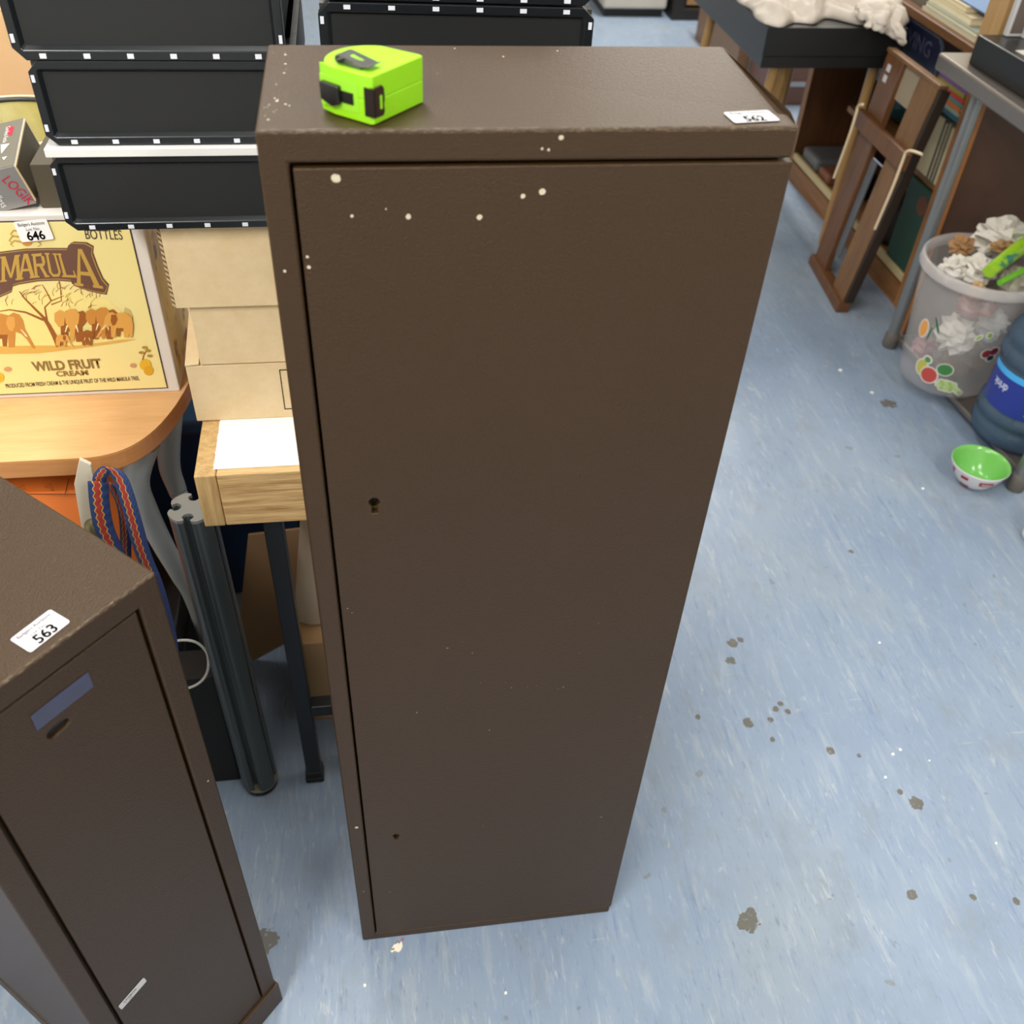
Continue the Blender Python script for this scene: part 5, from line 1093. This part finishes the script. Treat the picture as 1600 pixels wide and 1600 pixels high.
# ------------------------------------------------------------------ far background
fr = thing('fridge', 'pale grey fridge standing at the back of the room', 'fridge', (1.66, 5.3, 0))
mf = plain('fridge_m', 'b5b0a5', .4)
MB().box(1.475, 1.845, 5.1, 5.6, 0.045, 1.2).build('fridge_body', mf, fr, world=True, bevel=0.015, seg=3)
MB().box(1.49, 1.83, 5.13, 5.58, 0.0, 0.045).build('fridge_base', M_dark, fr, world=True)
fs = thing('dark_cabinet', 'dark framed cabinet with a tan panel beside the fridge at the back', 'cabinet', (2.1, 5.25, 0))
b = MB(); b.box(1.87, 1.935, 5.06, 5.5, 0, 1.0).box(2.25, 2.32, 5.06, 5.5, 0, 1.0).box(1.935, 2.25, 5.06, 5.5, 0, 0.055).box(1.935, 2.25, 5.12, 5.5, 0.055, 1.0); b.build('cabinet_frame', plain('dark_frame_m', '221e1b', .5), fs, world=True)
MB().box(1.96, 2.25, 5.105, 5.118, 0.07, 0.9).build('tan_panel', plain('tan_panel_m', 'a07c50', .5), fs, world=True)
cs_ = thing('brown_bench', 'low brown wooden bench far behind the black table', 'bench', (2.3, 4.3, 0))
wbn = wood('bench_wood_m', '6e4f38', '8a6a4e', (1, 8, 8), .5)
MB().box(1.90, 2.7, 4.05, 4.75, 0.26, 0.32).build('bench_top', wbn, cs_, world=True, bevel=0.003)
MB().box(1.92, 1.98, 4.06, 4.74, 0.0, 0.26).build('bench_leg', wbn, cs_, world=True); MB().box(2.6, 2.66, 4.06, 4.74, 0, 0.26).build('bench_leg', wbn, cs_, world=True)
ch = thing('low_chest', 'low brown chest with a pale metal strip, seen between the wooden legs', 'chest', (2.25, 3.8, 0))
MB().box(1.98, 2.6, 3.72, 4.03, 0.0, 0.24).build('chest_body', plain('chest_m', '6b4c43', .5), ch, world=True, bevel=0.003)
MB().box(1.978, 2.602, 3.712, 3.7195, 0.085, 0.105).build('metal_strip', plain('strip_m', '9ea3ad', .4), ch, world=True)

# ------------------------------------------------------------------ small things on the floor
fk = MB(); pts = [(-0.010, -0.004), (-0.004, 0.005), (0.001, 0.006), (0.003, 0.009), (0.009, 0.008), (0.010, 0.001), (0.007, -0.005), (0.003, -0.008), (-0.003, -0.005), (-0.008, -0.007)]
fk.prism([(0.0535+x, -0.0175+y) for x, y in pts], 'z', 0.0003, 0.0016)
m_fl = NT('flake_m'); m_fl = m_fl.set(m_fl.ramp(m_fl.noise(m_fl.coord(), 130, 2), [(0.35, '8a6b48'), (0.45, 'e6e0cf')]), .6)
tag(fk.build('paint_flake', m_fl), 'white and brown paint flake on the floor before the tall cabinet', 'flake')
tag(MB().box(0.0625, 0.0655, -0.0075, -0.0035, 0.0, 0.002).build('pink_crumb', plain('pink_crumb_m', 'b05a6a', .6)), 'tiny pink crumb at the foot of the tall cabinet', 'crumb')
for i, (px, py, r) in enumerate([(1406, 1172, .0034), (1395, 1179, .003), (1383, 1215, .003), (1452, 1189, .0018), (1556, 1318, .0022), (1374, 1005, .003), (1313, 579, .006), (1362, 614, .005), (1442, 764, .004), (570, 1540, .003), (790, 1552, .0025)]):
    p = on_z(px, py, 0); b = MB(); n_ = 7
    b.prism([(p.x+r*(0.7+0.4*random.random())*math.cos(2*math.pi*j/n_), p.y+r*(0.7+0.4*random.random())*math.sin(2*math.pi*j/n_)) for j in range(n_)], 'z', 0.0002, 0.0012+r*0.3)
    tag(b.build('white_crumb', plain('crumb_m', 'efeee6', .6)), ['white crumb in the bright group right of the tall cabinet, largest one', 'white crumb just left of the largest bright crumb', 'oblong white crumb below the bright pair', 'tiny white crumb right of the bright pair', 'tiny white crumb near the right edge of the floor', 'cream crumb on the floor above the bright pair', 'pale crumb on the far floor near the wooden frame', 'pale crumb on the far floor before the steel table leg', 'pale crumb on the floor before the bin', 'crumb on the floor below the left corner of the tall cabinet', 'small crumb on the floor below the middle of the tall cabinet'][i], 'crumb', 'white crumbs on the floor')
